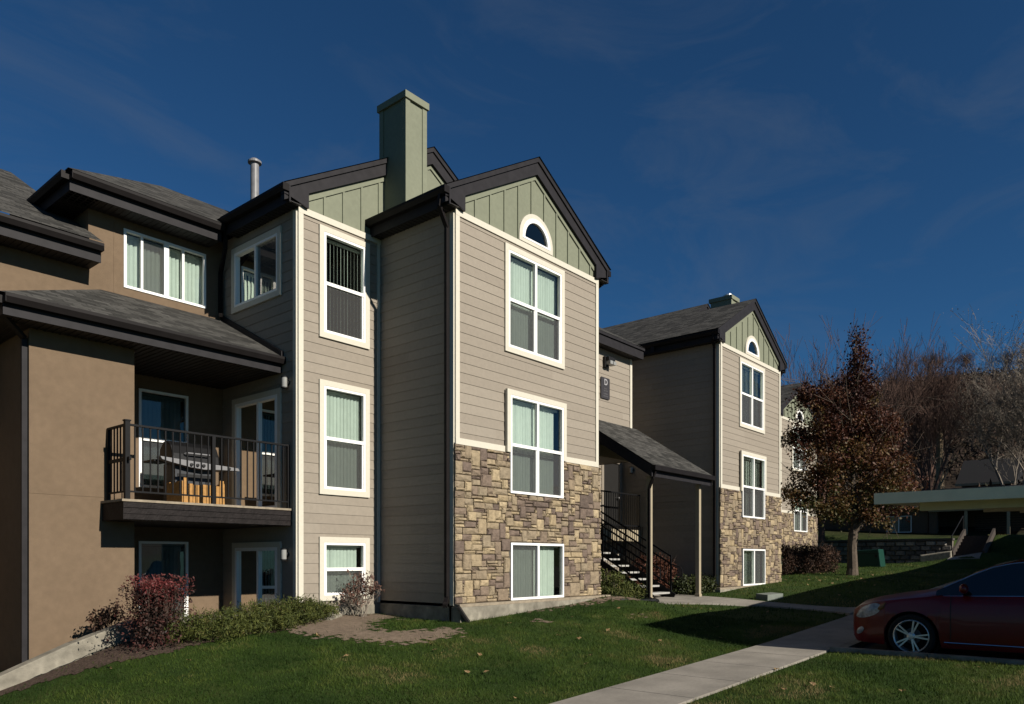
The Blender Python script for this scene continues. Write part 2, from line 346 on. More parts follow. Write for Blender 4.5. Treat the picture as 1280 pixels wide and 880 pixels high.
def lawn_material():
    m, nt, p = _mat('lawn ground'); N = nt.nodes.new; L = nt.links.new
    g = N('ShaderNodeNewGeometry'); sp = N('ShaderNodeSeparateXYZ'); L(g.outputs['Position'], sp.inputs[0])
    n1 = N('ShaderNodeTexNoise'); n1.inputs['Scale'].default_value = .9; n1.inputs['Detail'].default_value = 8; n1.inputs['Roughness'].default_value = .7; L(g.outputs['Position'], n1.inputs['Vector'])
    n2 = N('ShaderNodeTexNoise'); n2.inputs['Scale'].default_value = 45; n2.inputs['Detail'].default_value = 4; L(g.outputs['Position'], n2.inputs['Vector'])
    r = N('ShaderNodeValToRGB'); e = r.color_ramp.elements; e[0].position = .32; e[0].color = (.016, .032, .006, 1); e[1].position = .72; e[1].color = (.045, .055, .014, 1)
    k = e.new(.5); k.color = (.026, .046, .008, 1); L(n1.outputs['Fac'], r.inputs['Fac'])
    mr = N('ShaderNodeMapRange'); mr.inputs[1].default_value = .3; mr.inputs[2].default_value = .7; mr.inputs[3].default_value = .55; mr.inputs[4].default_value = 1.35; L(n2.outputs['Fac'], mr.inputs[0])
    vm = N('ShaderNodeVectorMath'); vm.operation = 'SCALE'; L(r.outputs['Color'], vm.inputs[0]); L(mr.outputs[0], vm.inputs['Scale'])
    r2 = N('ShaderNodeValToRGB'); e = r2.color_ramp.elements; e[0].position = .35; e[0].color = (.013, .009, .007, 1); e[1].position = .7; e[1].color = (.045, .033, .021, 1); L(n1.outputs['Fac'], r2.inputs['Fac'])
    hr = N('ShaderNodeMapRange'); hr.inputs[1].default_value = 46; hr.inputs[2].default_value = 52; L(sp.outputs['X'], hr.inputs[0])
    # dry leaf-covered terrace above the block wall
    mx = N('ShaderNodeMix'); mx.data_type = 'RGBA'; L(hr.outputs[0], mx.inputs['Factor']); L(vm.outputs[0], mx.inputs['A']); L(r2.outputs['Color'], mx.inputs['B'])
    L(mx.outputs['Result'], p.inputs['Base Color']); p.inputs['Roughness'].default_value = .95; p.inputs['Specular IOR Level'].default_value = .1
    b = N('ShaderNodeBump'); b.inputs['Strength'].default_value = .8; b.inputs['Distance'].default_value = .03; L(n2.outputs['Fac'], b.inputs['Height']); L(b.outputs[0], p.inputs['Normal'])
    return m
lawn_o = numpy_mesh('ground', nv, gf, lawn_material()); tag(lawn_o, kind='structure')
lawn_o.data.polygons.foreach_set('use_smooth', np.ones(len(gf), dtype=bool))

def slab_strip(name, pts_left, pts_right, zf, thick, m, gap=None):
    """a strip of concrete slabs that follows the ground, with side faces"""
    b = MB(); n = len(pts_left)
    for i in range(n - 1):
        a, c = pts_left[i], pts_left[i + 1]; d, e = pts_right[i], pts_right[i + 1]
        q = [(a[0], a[1], zf(*a)), (d[0], d[1], zf(*d)), (e[0], e[1], zf(*e)), (c[0], c[1], zf(*c))]
        if gap:
            g = gap
            def lp(p, q_, t): return tuple(p[k] + (q_[k] - p[k]) * t for k in range(3))
            ln = math.dist(q[0], q[3]); t = g / max(ln, .01)
            q = [lp(q[0], q[3], t), lp(q[1], q[2], t), lp(q[1], q[2], 1 - t), lp(q[0], q[3], 1 - t)]
        lo = [(p[0], p[1], p[2] - thick) for p in q]
        b.hexa(lo + q)
    return tag(b.build(name, m), kind='structure')
joints = list(np.arange(-9.4, 46, 1.22))
zw = lambda x, y: float(s_walk(x))
slab_strip('sidewalk', [(x, 3.88) for x in joints], [(x, 5.0) for x in joints], zw, .14, M['walk'], gap=.006)
b = MB(); b.face([(-10, 3.9, zw(-10, 0) - .02), (46, 3.9, zw(12.3, 0) - .02), (46, 4.98, zw(12.3, 0) - .02), (-10, 4.98, zw(-10, 0) - .02)])
# front walk from the sidewalk to the stairs, bending towards the tower
pl = [(17.2, 5.02), (17.7, 5.5), (17.95, 6.2), (17.85, 7.2), (16.75, 8.2), (15.9, 8.9), (15.7, 9.9), (15.7, 10.6)]
pr = [(18.75, 5.02), (18.6, 5.5), (18.55, 6.2), (18.5, 7.2), (18.5, 8.2), (18.5, 8.9), (18.6, 9.9), (18.6, 10.6)]
zpath = lambda x, y: max(zg(x, y), float(s_walk(x)) if y < 5.2 else -9) + .03
slab_strip('front_walk', pr, pl, zpath, .2, M['walk'], gap=.005)
# parking bay and kerb
b = MB()
xs = list(np.arange(12.36, 44, 1.5))
for i in range(len(xs) - 1):
    z0, z1 = zw(xs[i], 0) - .09, zw(xs[i + 1], 0) - .09
    b.face([(xs[i], -9, z0), (xs[i + 1], -9, z1), (xs[i + 1], 3.8, z1), (xs[i], 3.8, z0)])
tag(b.build('parking_lot', M['asphalt']), kind='structure')
b = MB(); ys = list(np.arange(-8, 3.88, 1.5)) + [3.872]
for i in range(len(ys) - 1):
    b.box(12.2, 12.355, ys[i] + .004, ys[i + 1] - .004, -.2, .245)
tag(b.build('kerb', M['conc']), kind='structure')
b = MB()
for i in range(len(xs) - 1):
    x0, x1 = xs[i], xs[i + 1]; z0, z1 = zw(x0, 0) + .002, zw(x1, 0) + .002
    b.hexa([(x0, 3.72, z0 - .3), (x1, 3.72, z1 - .3), (x1, 3.875, z1 - .3), (x0, 3.875, z0 - .3), (x0, 3.72, z0), (x1, 3.72, z1), (x1, 3.875, z1), (x0, 3.875, z0)])
tag(b.build('parking_kerb', M['conc']), kind='structure')

# bare earth and bark mulch, laid as thin sheets that follow the ground
def sheet(name, poly, m, lift=.006, step=.12, jitter=.05, seed=1):
    poly = np.array(poly, float); r = np.random.default_rng(seed)
    x0, y0 = poly.min(0) - .1; x1, y1 = poly.max(0) + .1
    X, Y = np.meshgrid(np.arange(x0, x1, step), np.arange(y0, y1, step)); ok = inside(X + r.normal(0, jitter, X.shape), Y + r.normal(0, jitter, X.shape), poly)
    Xj = X; Z = zground(X, Y) + lift
    v = np.c_[Xj.ravel(), Y.ravel(), Z.ravel()]; h, w = X.shape; i, j = np.meshgrid(np.arange(w - 1), np.arange(h - 1)); bb = (j * w + i)
    keep = ok[:-1, :-1] & ok[1:, :-1] | ok[1:, 1:] & ok[:-1, 1:]
    bb = bb[keep]; f = np.c_[bb, bb + 1, bb + 1 + w, bb + w]
    return tag(numpy_mesh(name, v, f, m), kind='structure')
def inside(x, y, poly):
    c = np.zeros(np.shape(x), bool); n = len(poly); j = n - 1
    for i in range(n):
        xi, yi = poly[i]; xj, yj = poly[j]
        c ^= ((yi > y) != (yj > y)) & (x < (xj - xi) * (y - yi) / (yj - yi + 1e-12) + xi); j = i
    return c

DIRT1 = [(6.75, 10.45), (7.0, 10.85), (7.7, 11.35), (9.45, 11.35), (9.45, 10.9), (9.45, 10.55), (9.1, 10.5), (8.75, 10.45), (8.25, 10.1), (7.95, 9.75), (8.1, 9.35), (8.5, 9.1), (8.98, 8.95), (9.05, 8.8), (8.88, 8.58), (8.3, 8.33), (7.55, 8.6), (7.23, 9.32), (6.9, 9.8)]
DIRT2 = [(10.6, 9.22), (14.3, 9.22), (14.6, 9.1), (14.8, 8.6), (14.3, 8.5), (13.8, 8.9), (13.0, 8.95), (12.4, 9.05), (11.6, 9.0)]
DIRT3 = [(12.6, 7.7), (12.95, 7.85), (13.1, 7.6), (12.8, 7.5)]
DIRT4 = [(10.35, 8.3), (10.75, 8.55), (10.9, 8.3), (10.55, 8.15)]
MULCH = [(2.6, 11.3), (3.13, 11.0), (3.61, 10.85), (4.2, 10.5), (4.78, 10.22), (5.4, 10.3), (5.84, 10.6), (6.75, 10.45), (7.0, 10.9), (7.6, 11.38), (4.9, 11.38), (3, 11.4)]
M['dirt'] = mat('bare tan earth', (.25, .19, .14), .95, .22, 14, .7, 50, .1, var2=.12, scale2=2.2)
M['mulch'] = mat('bark mulch', (.10, .07, .055), .95, .4, 26, .9, 40, .1)
for k, P in enumerate((DIRT1, DIRT2, DIRT3, DIRT4)): sheet('bare_earth', P, M['dirt'], .008, .05, .17, k)
sheet('mulch_bed', MULCH, M['mulch'], .01, .06, .04, 9)

# ------------------------------------------------------------------ building helpers
EXP = .178
def siding(b, F, a0, a1, z0, z1, holes=(), zbase=.83, lip=.0125):
    """lapped boards; each board is a sloping face with a lip below it"""
    k = 0
    while zbase + k * EXP < z1:
        lo, hi = zbase + k * EXP, zbase + (k + 1) * EXP; k += 1
        if hi <= z0: continue
        za, zb = max(lo, z0), min(hi, z1)
        hs = [h for h in holes if h[2] < zb - 1e-4 and h[3] > za + 1e-4]
        rs = random.Random(round(zbase * 1000) + k * 7 + round(a0 * 100)); jn = []; q = a0 + rs.uniform(.4, 3.6)
        while q < a1 - .3: jn.append(q); q += 3.66
        tns = [rs.uniform(.1, .9) for _ in range(len(jn) + 1)]
        cuts = sorted(set(jn + [a0, a1] + [min(max(h[i], a0), a1) for h in hs for i in (0, 1)]))
        off = lambda z: lip - (lip - .003) * (z - lo) / EXP
        for u0, u1 in zip(cuts[:-1], cuts[1:]):
            if u1 - u0 < 1e-4: continue
            um = (u0 + u1) / 2; segs = [(za, zb)]; tb = tns[sum(1 for w in jn if w < um)]
            for h in hs:
                if h[0] < um < h[1]:
                    ns = []
                    for p, q in segs:
                        if h[2] > p + 1e-4: ns.append((p, min(q, h[2])))
                        if h[3] < q - 1e-4: ns.append((max(p, h[3]), q))
                    segs = [(p, q) for p, q in ns if q - p > 1e-4]
            for p, q in segs:
                b.face([F(u0, p, off(p)), F(u1, p, off(p)), F(u1, q, off(q)), F(u0, q, off(q))], tone=tb)
                if abs(p - lo) < 1e-4: b.face([F(u0, p, off(p)), F(u0, p, 0), F(u1, p, 0), F(u1, p, off(p))], tone=tb)
def plane_holes(b, F, a0, a1, z0, z1, holes, d=0.0, reveal=.15):
    """flat wall with openings and their reveals"""
    us = sorted(set([a0, a1] + [h[i] for h in holes for i in (0, 1)])); zs = sorted(set([z0, z1] + [h[i] for h in holes for i in (2, 3)]))
    for u0, u1 in zip(us[:-1], us[1:]):
        for p, q in zip(zs[:-1], zs[1:]):
            um, zm = (u0 + u1) / 2, (p + q) / 2
            if any(h[0] < um < h[1] and h[2] < zm < h[3] for h in holes): continue
            b.face([F(u0, p, d), F(u1, p, d), F(u1, q, d), F(u0, q, d)])
    for h in holes:
        for (ua, za, ub, zb) in ((h[0], h[2], h[0], h[3]), (h[1], h[3], h[1], h[2]), (h[0], h[3], h[1], h[3]), (h[1], h[2], h[0], h[2])):
            b.face([F(ua, za, d), F(ub, zb, d), F(ub, zb, d - reveal), F(ua, za, d - reveal)])
def window(parent, F, a0, a1, z0, z1, style, casing='lrtb', blind='closed', base=0.0, cw=.1, depth=.9, seed=0, gl='glass'):
    """style: cross (2x2), hung (2 rows), slide (2 columns), quad (two sliders side by side)"""
    r = random.Random(seed); fw = .045; fb = MB()
    d0, d1 = base - .05, base + .028
    fb.fbox(F, a0, a1, z0, z0 + fw, d0, d1); fb.fbox(F, a0, a1, z1 - fw, z1, d0, d1)
    fb.fbox(F, a0, a0 + fw, z0 + fw, z1 - fw, d0, d1); fb.fbox(F, a1 - fw, a1, z0 + fw, z1 - fw, d0, d1)
    am, zm = (a0 + a1) / 2, (z0 + z1) / 2 - .01; mw = .03
    ins = [a0 + fw, a1 - fw, z0 + fw, z1 - fw]; scr = []
    if style in ('cross', 'slide', 'quad'): fb.fbox(F, am - (.045 if style == 'quad' else mw), am + (.045 if style == 'quad' else mw), ins[2], ins[3], d0 + .004, d1 - .002)
    if style in ('cross', 'hung'):
        cols = ((ins[0], am - mw), (am + mw, ins[1])) if style == 'cross' else ((ins[0], ins[1]),)
        for u0, u1 in cols:
            fb.fbox(F, u0, u1, zm - .03, zm + .03, d0 + .006, d1 - .006)
            fb.fbox(F, u0, u0 + .022, ins[2], zm - .03, d0 + .008, d1 - .02); fb.fbox(F, u1 - .022, u1, ins[2], zm - .03, d0 + .008, d1 - .02)
            scr.append((u0 + .022, u1 - .022, ins[2], zm - .03))
    if style == 'slide': scr.append((ins[0], am - mw, ins[2], ins[3]))
    if style == 'quad':
        for u0, u1 in ((ins[0], am - .045), (am + .045, ins[1])):
            um = (u0 + u1) / 2 - .06; fb.fbox(F, um - .02, um + .02, ins[2], ins[3], d0 + .006, d1 - .012)
        um = (ins[0] + am - .045) / 2 - .06; scr.append((um + .02, am - .045, ins[2], ins[3]))
    w = fb.build('window', M['vinyl'], parent)
    if casing:
        cb = MB(); e = base + .034
        zb_, zt_ = (z0 - cw if 'b' in casing else z0), (z1 + cw if 't' in casing else z1)
        zl = z0 if isinstance(casing, str) else casing[1]
        cs = casing if isinstance(casing, str) else casing[0]
        zb_, zt_ = (z0 - cw if 'b' in cs else zl), (z1 + cw if 't' in cs else z1)
        if 'l' in cs: cb.fbox(F, a0 - cw, a0, zb_, zt_, base - .02, e)
        if 'r' in cs: cb.fbox(F, a1, a1 + cw, zb_, zt_, base - .02, e)
        if 't' in cs: cb.fbox(F, a0, a1, z1, z1 + cw, base - .02, e)
        if 'b' in cs: cb.fbox(F, a0, a1, z0 - cw, z0, base - .02, e)
        cb.build('casing', M['trim'], w)
    g = MB(); g.face([F(ins[0], ins[2], base - .02), F(ins[1], ins[2], base - .02), F(ins[1], ins[3], base - .02), F(ins[0], ins[3], base - .02)])
    g.build('pane', M[gl], w)
    if scr:
        sb = MB()
        for q in scr: sb.face([F(q[0], q[2], base - .008), F(q[1], q[2], base - .008), F(q[1], q[3], base - .008), F(q[0], q[3], base - .008)])
        sb.build('insect_screen', M['screen'], w)
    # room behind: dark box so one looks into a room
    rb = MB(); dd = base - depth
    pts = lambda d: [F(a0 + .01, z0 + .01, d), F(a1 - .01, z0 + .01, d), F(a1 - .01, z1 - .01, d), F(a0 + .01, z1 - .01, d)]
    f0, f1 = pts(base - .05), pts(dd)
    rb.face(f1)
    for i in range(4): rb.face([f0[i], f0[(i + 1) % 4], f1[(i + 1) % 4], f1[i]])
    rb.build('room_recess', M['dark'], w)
    if blind:
        bb = MB(); sw = .09; u = a0 + .05; di = base - .14; top = z1 - .07 - (.02 if blind != 'closed' else 0)
        bb.fbox(F, a0 + .02, a1 - .02, z1 - .085, z1 - .04, di - .02, di + .02)
        amax = a1 - .05
        if blind == 'part': amax = a1 - .05 - (a1 - a0) * .10
        while u < amax:
            ang = {'closed': r.uniform(.05, .16), 'part': r.uniform(.25, .6), 'tilt': r.uniform(.45, .75), 'open': -r.uniform(.85, 1.0), 'quad': .5}[blind]
            c, s_ = math.cos(ang) * sw / 2, math.sin(ang) * sw / 2; um = u + sw / 2
            lean = r.uniform(-.004, .004)
            bb.face([F(um - c, z0 + .03, di - s_), F(um + lean, z0 + .03, di + .008), F(um + lean, top, di + .008), F(um - c, top, di - s_)])
            bb.face([F(um + lean, z0 + .03, di + .008), F(um + c, z0 + .03, di + s_), F(um + c, top, di + s_), F(um + lean, top, di + .008)])
            u += sw * .86
        bb.build('blinds', M['blind'], w)
    return w
def slider_door(parent, F, a0, a1, z0, z1):
    fb = MB(); fw = .06
    fb.fbox(F, a0, a1, z1 - fw, z1, -.05, .03); fb.fbox(F, a0, a0 + fw, z0, z1 - fw, -.05, .03); fb.fbox(F, a1 - fw, a1, z0, z1 - fw, -.05, .03)
    fb.fbox(F, a0 + fw, a1 - fw, z0, z0 + .05, -.05, .03); am = (a0 + a1) / 2 - .05
    fb.fbox(F, am - .03, am + .03, z0 + .05, z1 - fw, -.045, .02); fb.fbox(F, a0 + fw, a0 + fw + .05, z0 + .05, z1 - fw, -.045, .016)
    w = fb.build('sliding_door', M['vinyl'], parent)
    cb = MB(); cb.fbox(F, a0 - .1, a0, z0, z1 + .1, -.02, .034); cb.fbox(F, a1, a1 + .1, z0, z1 + .1, -.02, .034); cb.fbox(F, a0, a1, z1, z1 + .1, -.02, .034); cb.build('casing', M['trim'], w)
    g = MB(); g.face([F(a0 + fw, z0 + .05, -.02), F(a1 - fw, z0 + .05, -.02), F(a1 - fw, z1 - fw, -.02), F(a0 + fw, z1 - fw, -.02)]); g.build('pane', M['glass_dark'], w)
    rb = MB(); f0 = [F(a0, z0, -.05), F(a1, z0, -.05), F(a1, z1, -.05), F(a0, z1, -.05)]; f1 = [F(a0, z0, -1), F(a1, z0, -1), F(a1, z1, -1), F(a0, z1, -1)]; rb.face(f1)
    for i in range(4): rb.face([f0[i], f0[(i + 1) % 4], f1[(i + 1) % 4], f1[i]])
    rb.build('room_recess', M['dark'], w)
    return w
def stone_wall(b, F, a0, a1, z0, z1, holes, seed=3, unit=.058):
    r = random.Random(seed); nx = int((a1 - a0) / unit); nz = int((z1 - z0) / unit); ux, uz = (a1 - a0) / nx, (z1 - z0) / nz
    occ = [[False] * nx for _ in range(nz)]
    for i in range(nz):
        for j in range(nx):
            ac, zc = a0 + (j + .5) * ux, z0 + (i + .5) * uz
            if any(h[0] < ac < h[1] and h[2] < zc < h[3] for h in holes): occ[i][j] = True
    sizes = [(4, 1), (5, 1), (3, 1), (6, 2), (4, 2), (5, 2), (3, 2), (4, 3), (3, 3), (5, 3), (4, 4), (6, 5), (3, 4), (4, 5), (3, 5), (2, 2), (7, 2), (5, 4)]
    wts = [13, 13, 7, 8, 12, 10, 8, 7, 5, 5, 5, 1.6, 4, 3, 2, 5, 4, 2]
    for i in range(nz):
        for j in range(nx):
            if occ[i][j]: continue
            for t in range(14):
                w, h = r.choices(sizes, wts)[0]
                if i + h <= nz and j + w <= nx and not any(occ[p][q] for p in range(i, i + h) for q in range(j, j + w)): break
            else:
                w = h = 1
                while w < 4 and j + w < nx and not occ[i][j + w]: w += 1
            for p in range(i, i + h):
                for q in range(j, j + w): occ[p][q] = True
            g = .004; u0, u1 = a0 + j * ux + g, a0 + (j + w) * ux - g; p0, p1 = z0 + i * uz + g, z0 + (i + h) * uz - g
            dz = r.uniform(.045, .08); e = min(.018, (u1 - u0) * .2, (p1 - p0) * .25); jt = lambda: r.uniform(-.006, .006)
            ob = [(u0 + jt() * .4, p0 + jt() * .4), (u1 + jt() * .4, p0 + jt() * .4), (u1 + jt() * .4, p1 + jt() * .4), (u0 + jt() * .4, p1 + jt() * .4)]
            ib = [(u0 + e + jt(), p0 + e + jt()), (u1 - e + jt(), p0 + e + jt()), (u1 - e + jt(), p1 - e + jt()), (u0 + e + jt(), p1 - e + jt())]
            tn = min(1, max(0, r.choices([r.uniform(0, .2), r.uniform(.2, .5), r.uniform(.5, .75), r.uniform(.78, 1)], [1.7, 3.2, 2.2, 1.9])[0]))
            dd = [dz + r.uniform(-.012, .012) for _ in range(4)]
            O = [F(u, z, .0) for u, z in ob]; Ed = [F(u, z, dz * .72) for u, z in ob]; I = [F(ib[k][0], ib[k][1], dd[k]) for k in range(4)]
            cu, cz = (u0 + u1) / 2 + r.uniform(-.2, .2) * (u1 - u0), (p0 + p1) / 2 + r.uniform(-.2, .2) * (p1 - p0); Cn = F(cu, cz, dz + r.uniform(.0, .016))
            for k in range(4):
                k2 = (k + 1) % 4
                b.face([O[k], O[k2], Ed[k2], Ed[k]], tone=tn); b.face([Ed[k], Ed[k2], I[k2], I[k]], tone=tn); b.face([I[k], I[k2], Cn], tone=tn)
    return b
def roof_quad(b, p0, p1, p2, p3):
    """p0-p1 along the eave, p3-p2 above it; uv in metres"""
    P = [Vector(p) for p in (p0, p1, p2, p3)]; u = (P[1] - P[0]).normalized(); n = u.cross(P[3] - P[0]).normalized(); v = n.cross(u)
    o = Vector((0, 0, 0))
    b.face([tuple(p) for p in P], uv=[((p - o).dot(u), (p - o).dot(v)) for p in P])
def eave(parent, F, a0, a1, zt, over, gut=True, drop=.30, wall_d=0.0, ends=True, soffit=True):
    """fascia, gutter and soffit along a straight eave; F measured from the wall plane, over = overhang"""
    b = MB(); b.fbox(F, a0, a1, zt - drop, zt - .035, over - .03, over); b.build('fascia', M['fascia'], parent)
    if gut:
        g = MB(); d0, d1 = over + .002, over + .125; z1 = zt - .01; z0 = zt - .13
        prof = [(d0, z0), (d1 - .035, z0), (d1 - .012, z0 + .05), (d1, z0 + .075), (d1, z1), (d1 - .012, z1), (d1 - .014, z0 + .08), (d1 - .045, z0 + .012), (d0 + .012, z0 + .012), (d0 + .012, z1), (d0, z1)]
        n = len(prof)
        for k in range(n):
            q, w = prof[k], prof[(k + 1) % n]
            g.face([F(a0, q[1], q[0]), F(a1, q[1], q[0]), F(a1, w[1], w[0]), F(a0, w[1], w[0])])
        for a in (a0, a1): g.fbox(F, a - .004, a + .004, z0, z1, d0 + .001, d1 - .001)
        g.build('gutter', M['gutter'], parent)
    if soffit:
        s = MB(); zs = zt - drop + .012
        s.fbox(F, a0 + .001, a1 - .001, zs, zs + .012, wall_d, over - .031)
        k = a0 + .1
        while k < a1 - .05:
            s.fbox(F, k, k + .018, zs - .009, zs + .0, wall_d, over - .032); k += .1
        s.build('soffit', M['soffit'], parent)
def wall_lamp(parent, p, n):
    b = MB(); p = Vector(p); n = Vector(n)
    b.lathe(tuple(p), tuple(n), [(0, 0), (.05, 0), (.05, .03), (0, .03)], 14); q = p + n * .07
    b.lathe(tuple(q), (0, 0, 1), [(0, .105), (.055, .1), (.055, .085), (.0, .085)], 14)
    b.lathe(tuple(q), (0, 0, 1), [(0, -.105), (.055, -.105), (.055, -.085), (0, -.085)], 14)
    b.bar(tuple(p + Vector((0, 0, .02))), tuple(q + Vector((0, 0, .02))), .03, .03)
    w = b.build('wall_lamp', M['black'], parent)
    c = MB(); c.lathe(tuple(q), (0, 0, 1), [(0, -.085), (.048, -.085), (.05, 0), (.048, .085), (0, .085)], 14); c.build('lamp_glass', M['lampglass'], w)
def downspout(parent, pts, w=.075, name='downspout', m='gutter'):
    b = MB()
    for p, q in zip(pts[:-1], pts[1:]):
        b.bar(p, q, w, w * .8, up=(0, 1, 0) if abs(q[2] - p[2]) > .3 else (0, 0, 1))
    zz = [p for p in pts]
    return b.build(name, M[m], parent)

# ------------------------------------------------------------------ apartment building
G = 7 / 12
def bay_front(P, x0=9.5, x1=13.97, Y=9.378, wy=11.393, mirror_last=False, seed=1):
    """the projecting stone-and-siding bay with its gable: walls, windows, roof"""
    F = FR(Y); xc = 11.74; wa, wb = 10.92, 12.6
    holes = [(wa, wb, 5.65, 7.49), (wa, wb, 3.64, 4.73)]
    b = MB(); siding(b, F, x0, x1, 3.64, 7.7, holes)
    b.build('front_wall', M['siding'], P)
    t = MB(); t.fbox(F, x0, x1, 7.66, 7.77, -.02, .034)
    for a in ((x0, x0 + .1), (x1 - .1, x1)): t.fbox(F, a[0], a[1], 3.75, 7.66, -.02, .032)
    t.fbox(F, x0, wa - .1, 3.64, 3.75, -.02, .034); t.fbox(F, wb + .1, x1, 3.64, 3.75, -.02, .034)
    t.build('trim_boards', M['trim'], P)
    sh = [(wa, wb, 2.87, 3.66), (wa, wb, .83, 1.93)]
    m = MB(); plane_holes(m, F, x0 - .02, x1 + .05, .8, 3.64, sh); bk = m.build('stone_backing', M['mortar'], P)
    sb = MB(); stone_wall(sb, F, x0 - .03, x1 + .06, .83, 3.635, sh, seed); sv = sb.build('stone_veneer', M['stone'], P)
    f = MB(); f.fbox(F, x0 - .03, x1 + .33, -.6, .775, -.1, .17); f.build('foundation', M['conc'], P)
    c = MB(); c.fbox(F, x0 - .02, x1 + .30, .776, .826, -.02, .15); c.build('sill_ledge', M['deckwood'], P)
    window(P, F, wa, wb, 5.65, 7.49, 'cross', 'lrtb', 'tilt', .01, seed=seed)
    window(P, F, wa, wb, 2.87, 4.73, 'cross', ('lrt', 3.64), 'part', .06, seed=seed + 1)
    window(P, F, wa, wb, .835, 1.93, 'slide', '', 'part', .07, seed=seed + 2)
    # green board and batten gable
    zr = lambda x: 9.545 - G * abs(x - xc)          # top of the roof
    g = MB(); g.prism(F, [(x0 + .0, 7.77), (x1, 7.77), (x1, zr(x1) - .2), (xc, zr(xc) - .2), (x0, zr(x0) - .2)], -.04, .002)
    for k in range(-6, 7):
        x = xc - .1 + k * .406
        if x0 + .1 < x < x1 - .1 and zr(x) - .3 > 7.8:
            if abs(x - 11.76) < .5: zlo = 7.8 + math.sqrt(max(0, .53 ** 2 - (x - 11.76) ** 2))
            else: zlo = 7.772
            if zr(x) - .41 > zlo: g.fbox(F, x - .022, x + .022, zlo, zr(x) - .4, .0, .024)
    for sgn in (-1, 1):
        xe = x0 + .12 if sgn < 0 else x1 - .12
        g.prism(F, [(xe, zr(xe) - .43), (xc, zr(xc) - .43), (xc, zr(xc) - .3), (xe, zr(xe) - .3)], .002, .03)
    g.build('gable_panel', M['green'], P)
    # half-round window
    hw = MB(); n = 20; hx, hz = 11.76, 7.80
    def ring(b, r0, r1, d0, d1, zb):
        for i in range(n):
            a, c_ = math.pi * i / n, math.pi * (i + 1) / n
            pts = [(hx + r * math.cos(q), hz + zb + max(r * math.sin(q), 0)) for r, q in ((r0, a), (r1, a), (r1, c_), (r0, c_))]
            b.prism(F, pts, d0, d1)
    ring(hw, .36, .44, -.05, .05, .085); hw.fbox(F, hx - .44, hx + .44, hz + .05, hz + .085, -.05, .05); w = hw.build('window', M['vinyl'], P)
    cs = MB(); ring(cs, .44, .53, -.02, .044, .085); cs.fbox(F, hx - .53, hx - .44, hz - .02, hz + .085, -.02, .044); cs.fbox(F, hx + .44, hx + .53, hz - .02, hz + .085, -.02, .044)
    cs.fbox(F, hx - .44, hx + .44, hz - .02, hz + .049, -.02, .044); cs.build('casing', M['trim'], w)
    gl = MB(); gl.face([F(hx + .37 * math.cos(math.pi * i / 16), hz + .08 + .37 * math.sin(math.pi * i / 16), .012) for i in range(17)]); gl.build('pane', M['glass_dark'], w)
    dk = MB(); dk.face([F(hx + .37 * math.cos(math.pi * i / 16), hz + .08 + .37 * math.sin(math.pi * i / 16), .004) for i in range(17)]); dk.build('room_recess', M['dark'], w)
    # rakes with returns
    rk = MB(); e0 = 9.192; e1 = 2 * xc - e0
    for sgn, e in ((-1, e0), (1, e1)):
        rk.prism(F, [(e, zr(e) - .30), (xc, zr(xc) - .34), (xc, zr(xc) - .10), (e, zr(e) - .10)], -.02, .085)
        rk.prism(F, [(e, zr(e) - .10), (xc, zr(xc) - .10), (xc, zr(xc) - .012), (e, zr(e) - .012)], -.02, .115)
        q = e - sgn * .49
        rk.prism(F, [(e, 7.89), (e - sgn * .43, 7.756), (q, 7.756), (q, zr(q) - .30), (e, zr(e) - .20)][::1 if sgn < 0 else -1], -.018, .09)
    rk.build('rake_board', M['fascia'], P)
    eave(P, LF(x0), Y - .115, wy + .0, 8.04, .24)
    eave(P, RT(x1), Y - .115, wy + 1.2, 8.04, .24)
    rf = MB(); yb = 17.0; yf = Y - .14
    roof_quad(rf, (e0 - .03, yf, zr(e0 - .03)), (e0 - .03, yb, zr(e0 - .03)), (xc, yb, zr(xc)), (xc, yf, zr(xc)))
    roof_quad(rf, (e1 + .03, yf, zr(e1)), (e1 + .03, yb, zr(e1)), (xc, yb, zr(xc)), (xc, yf, zr(xc)))
    rf.build('roof', M['shingle'], P)

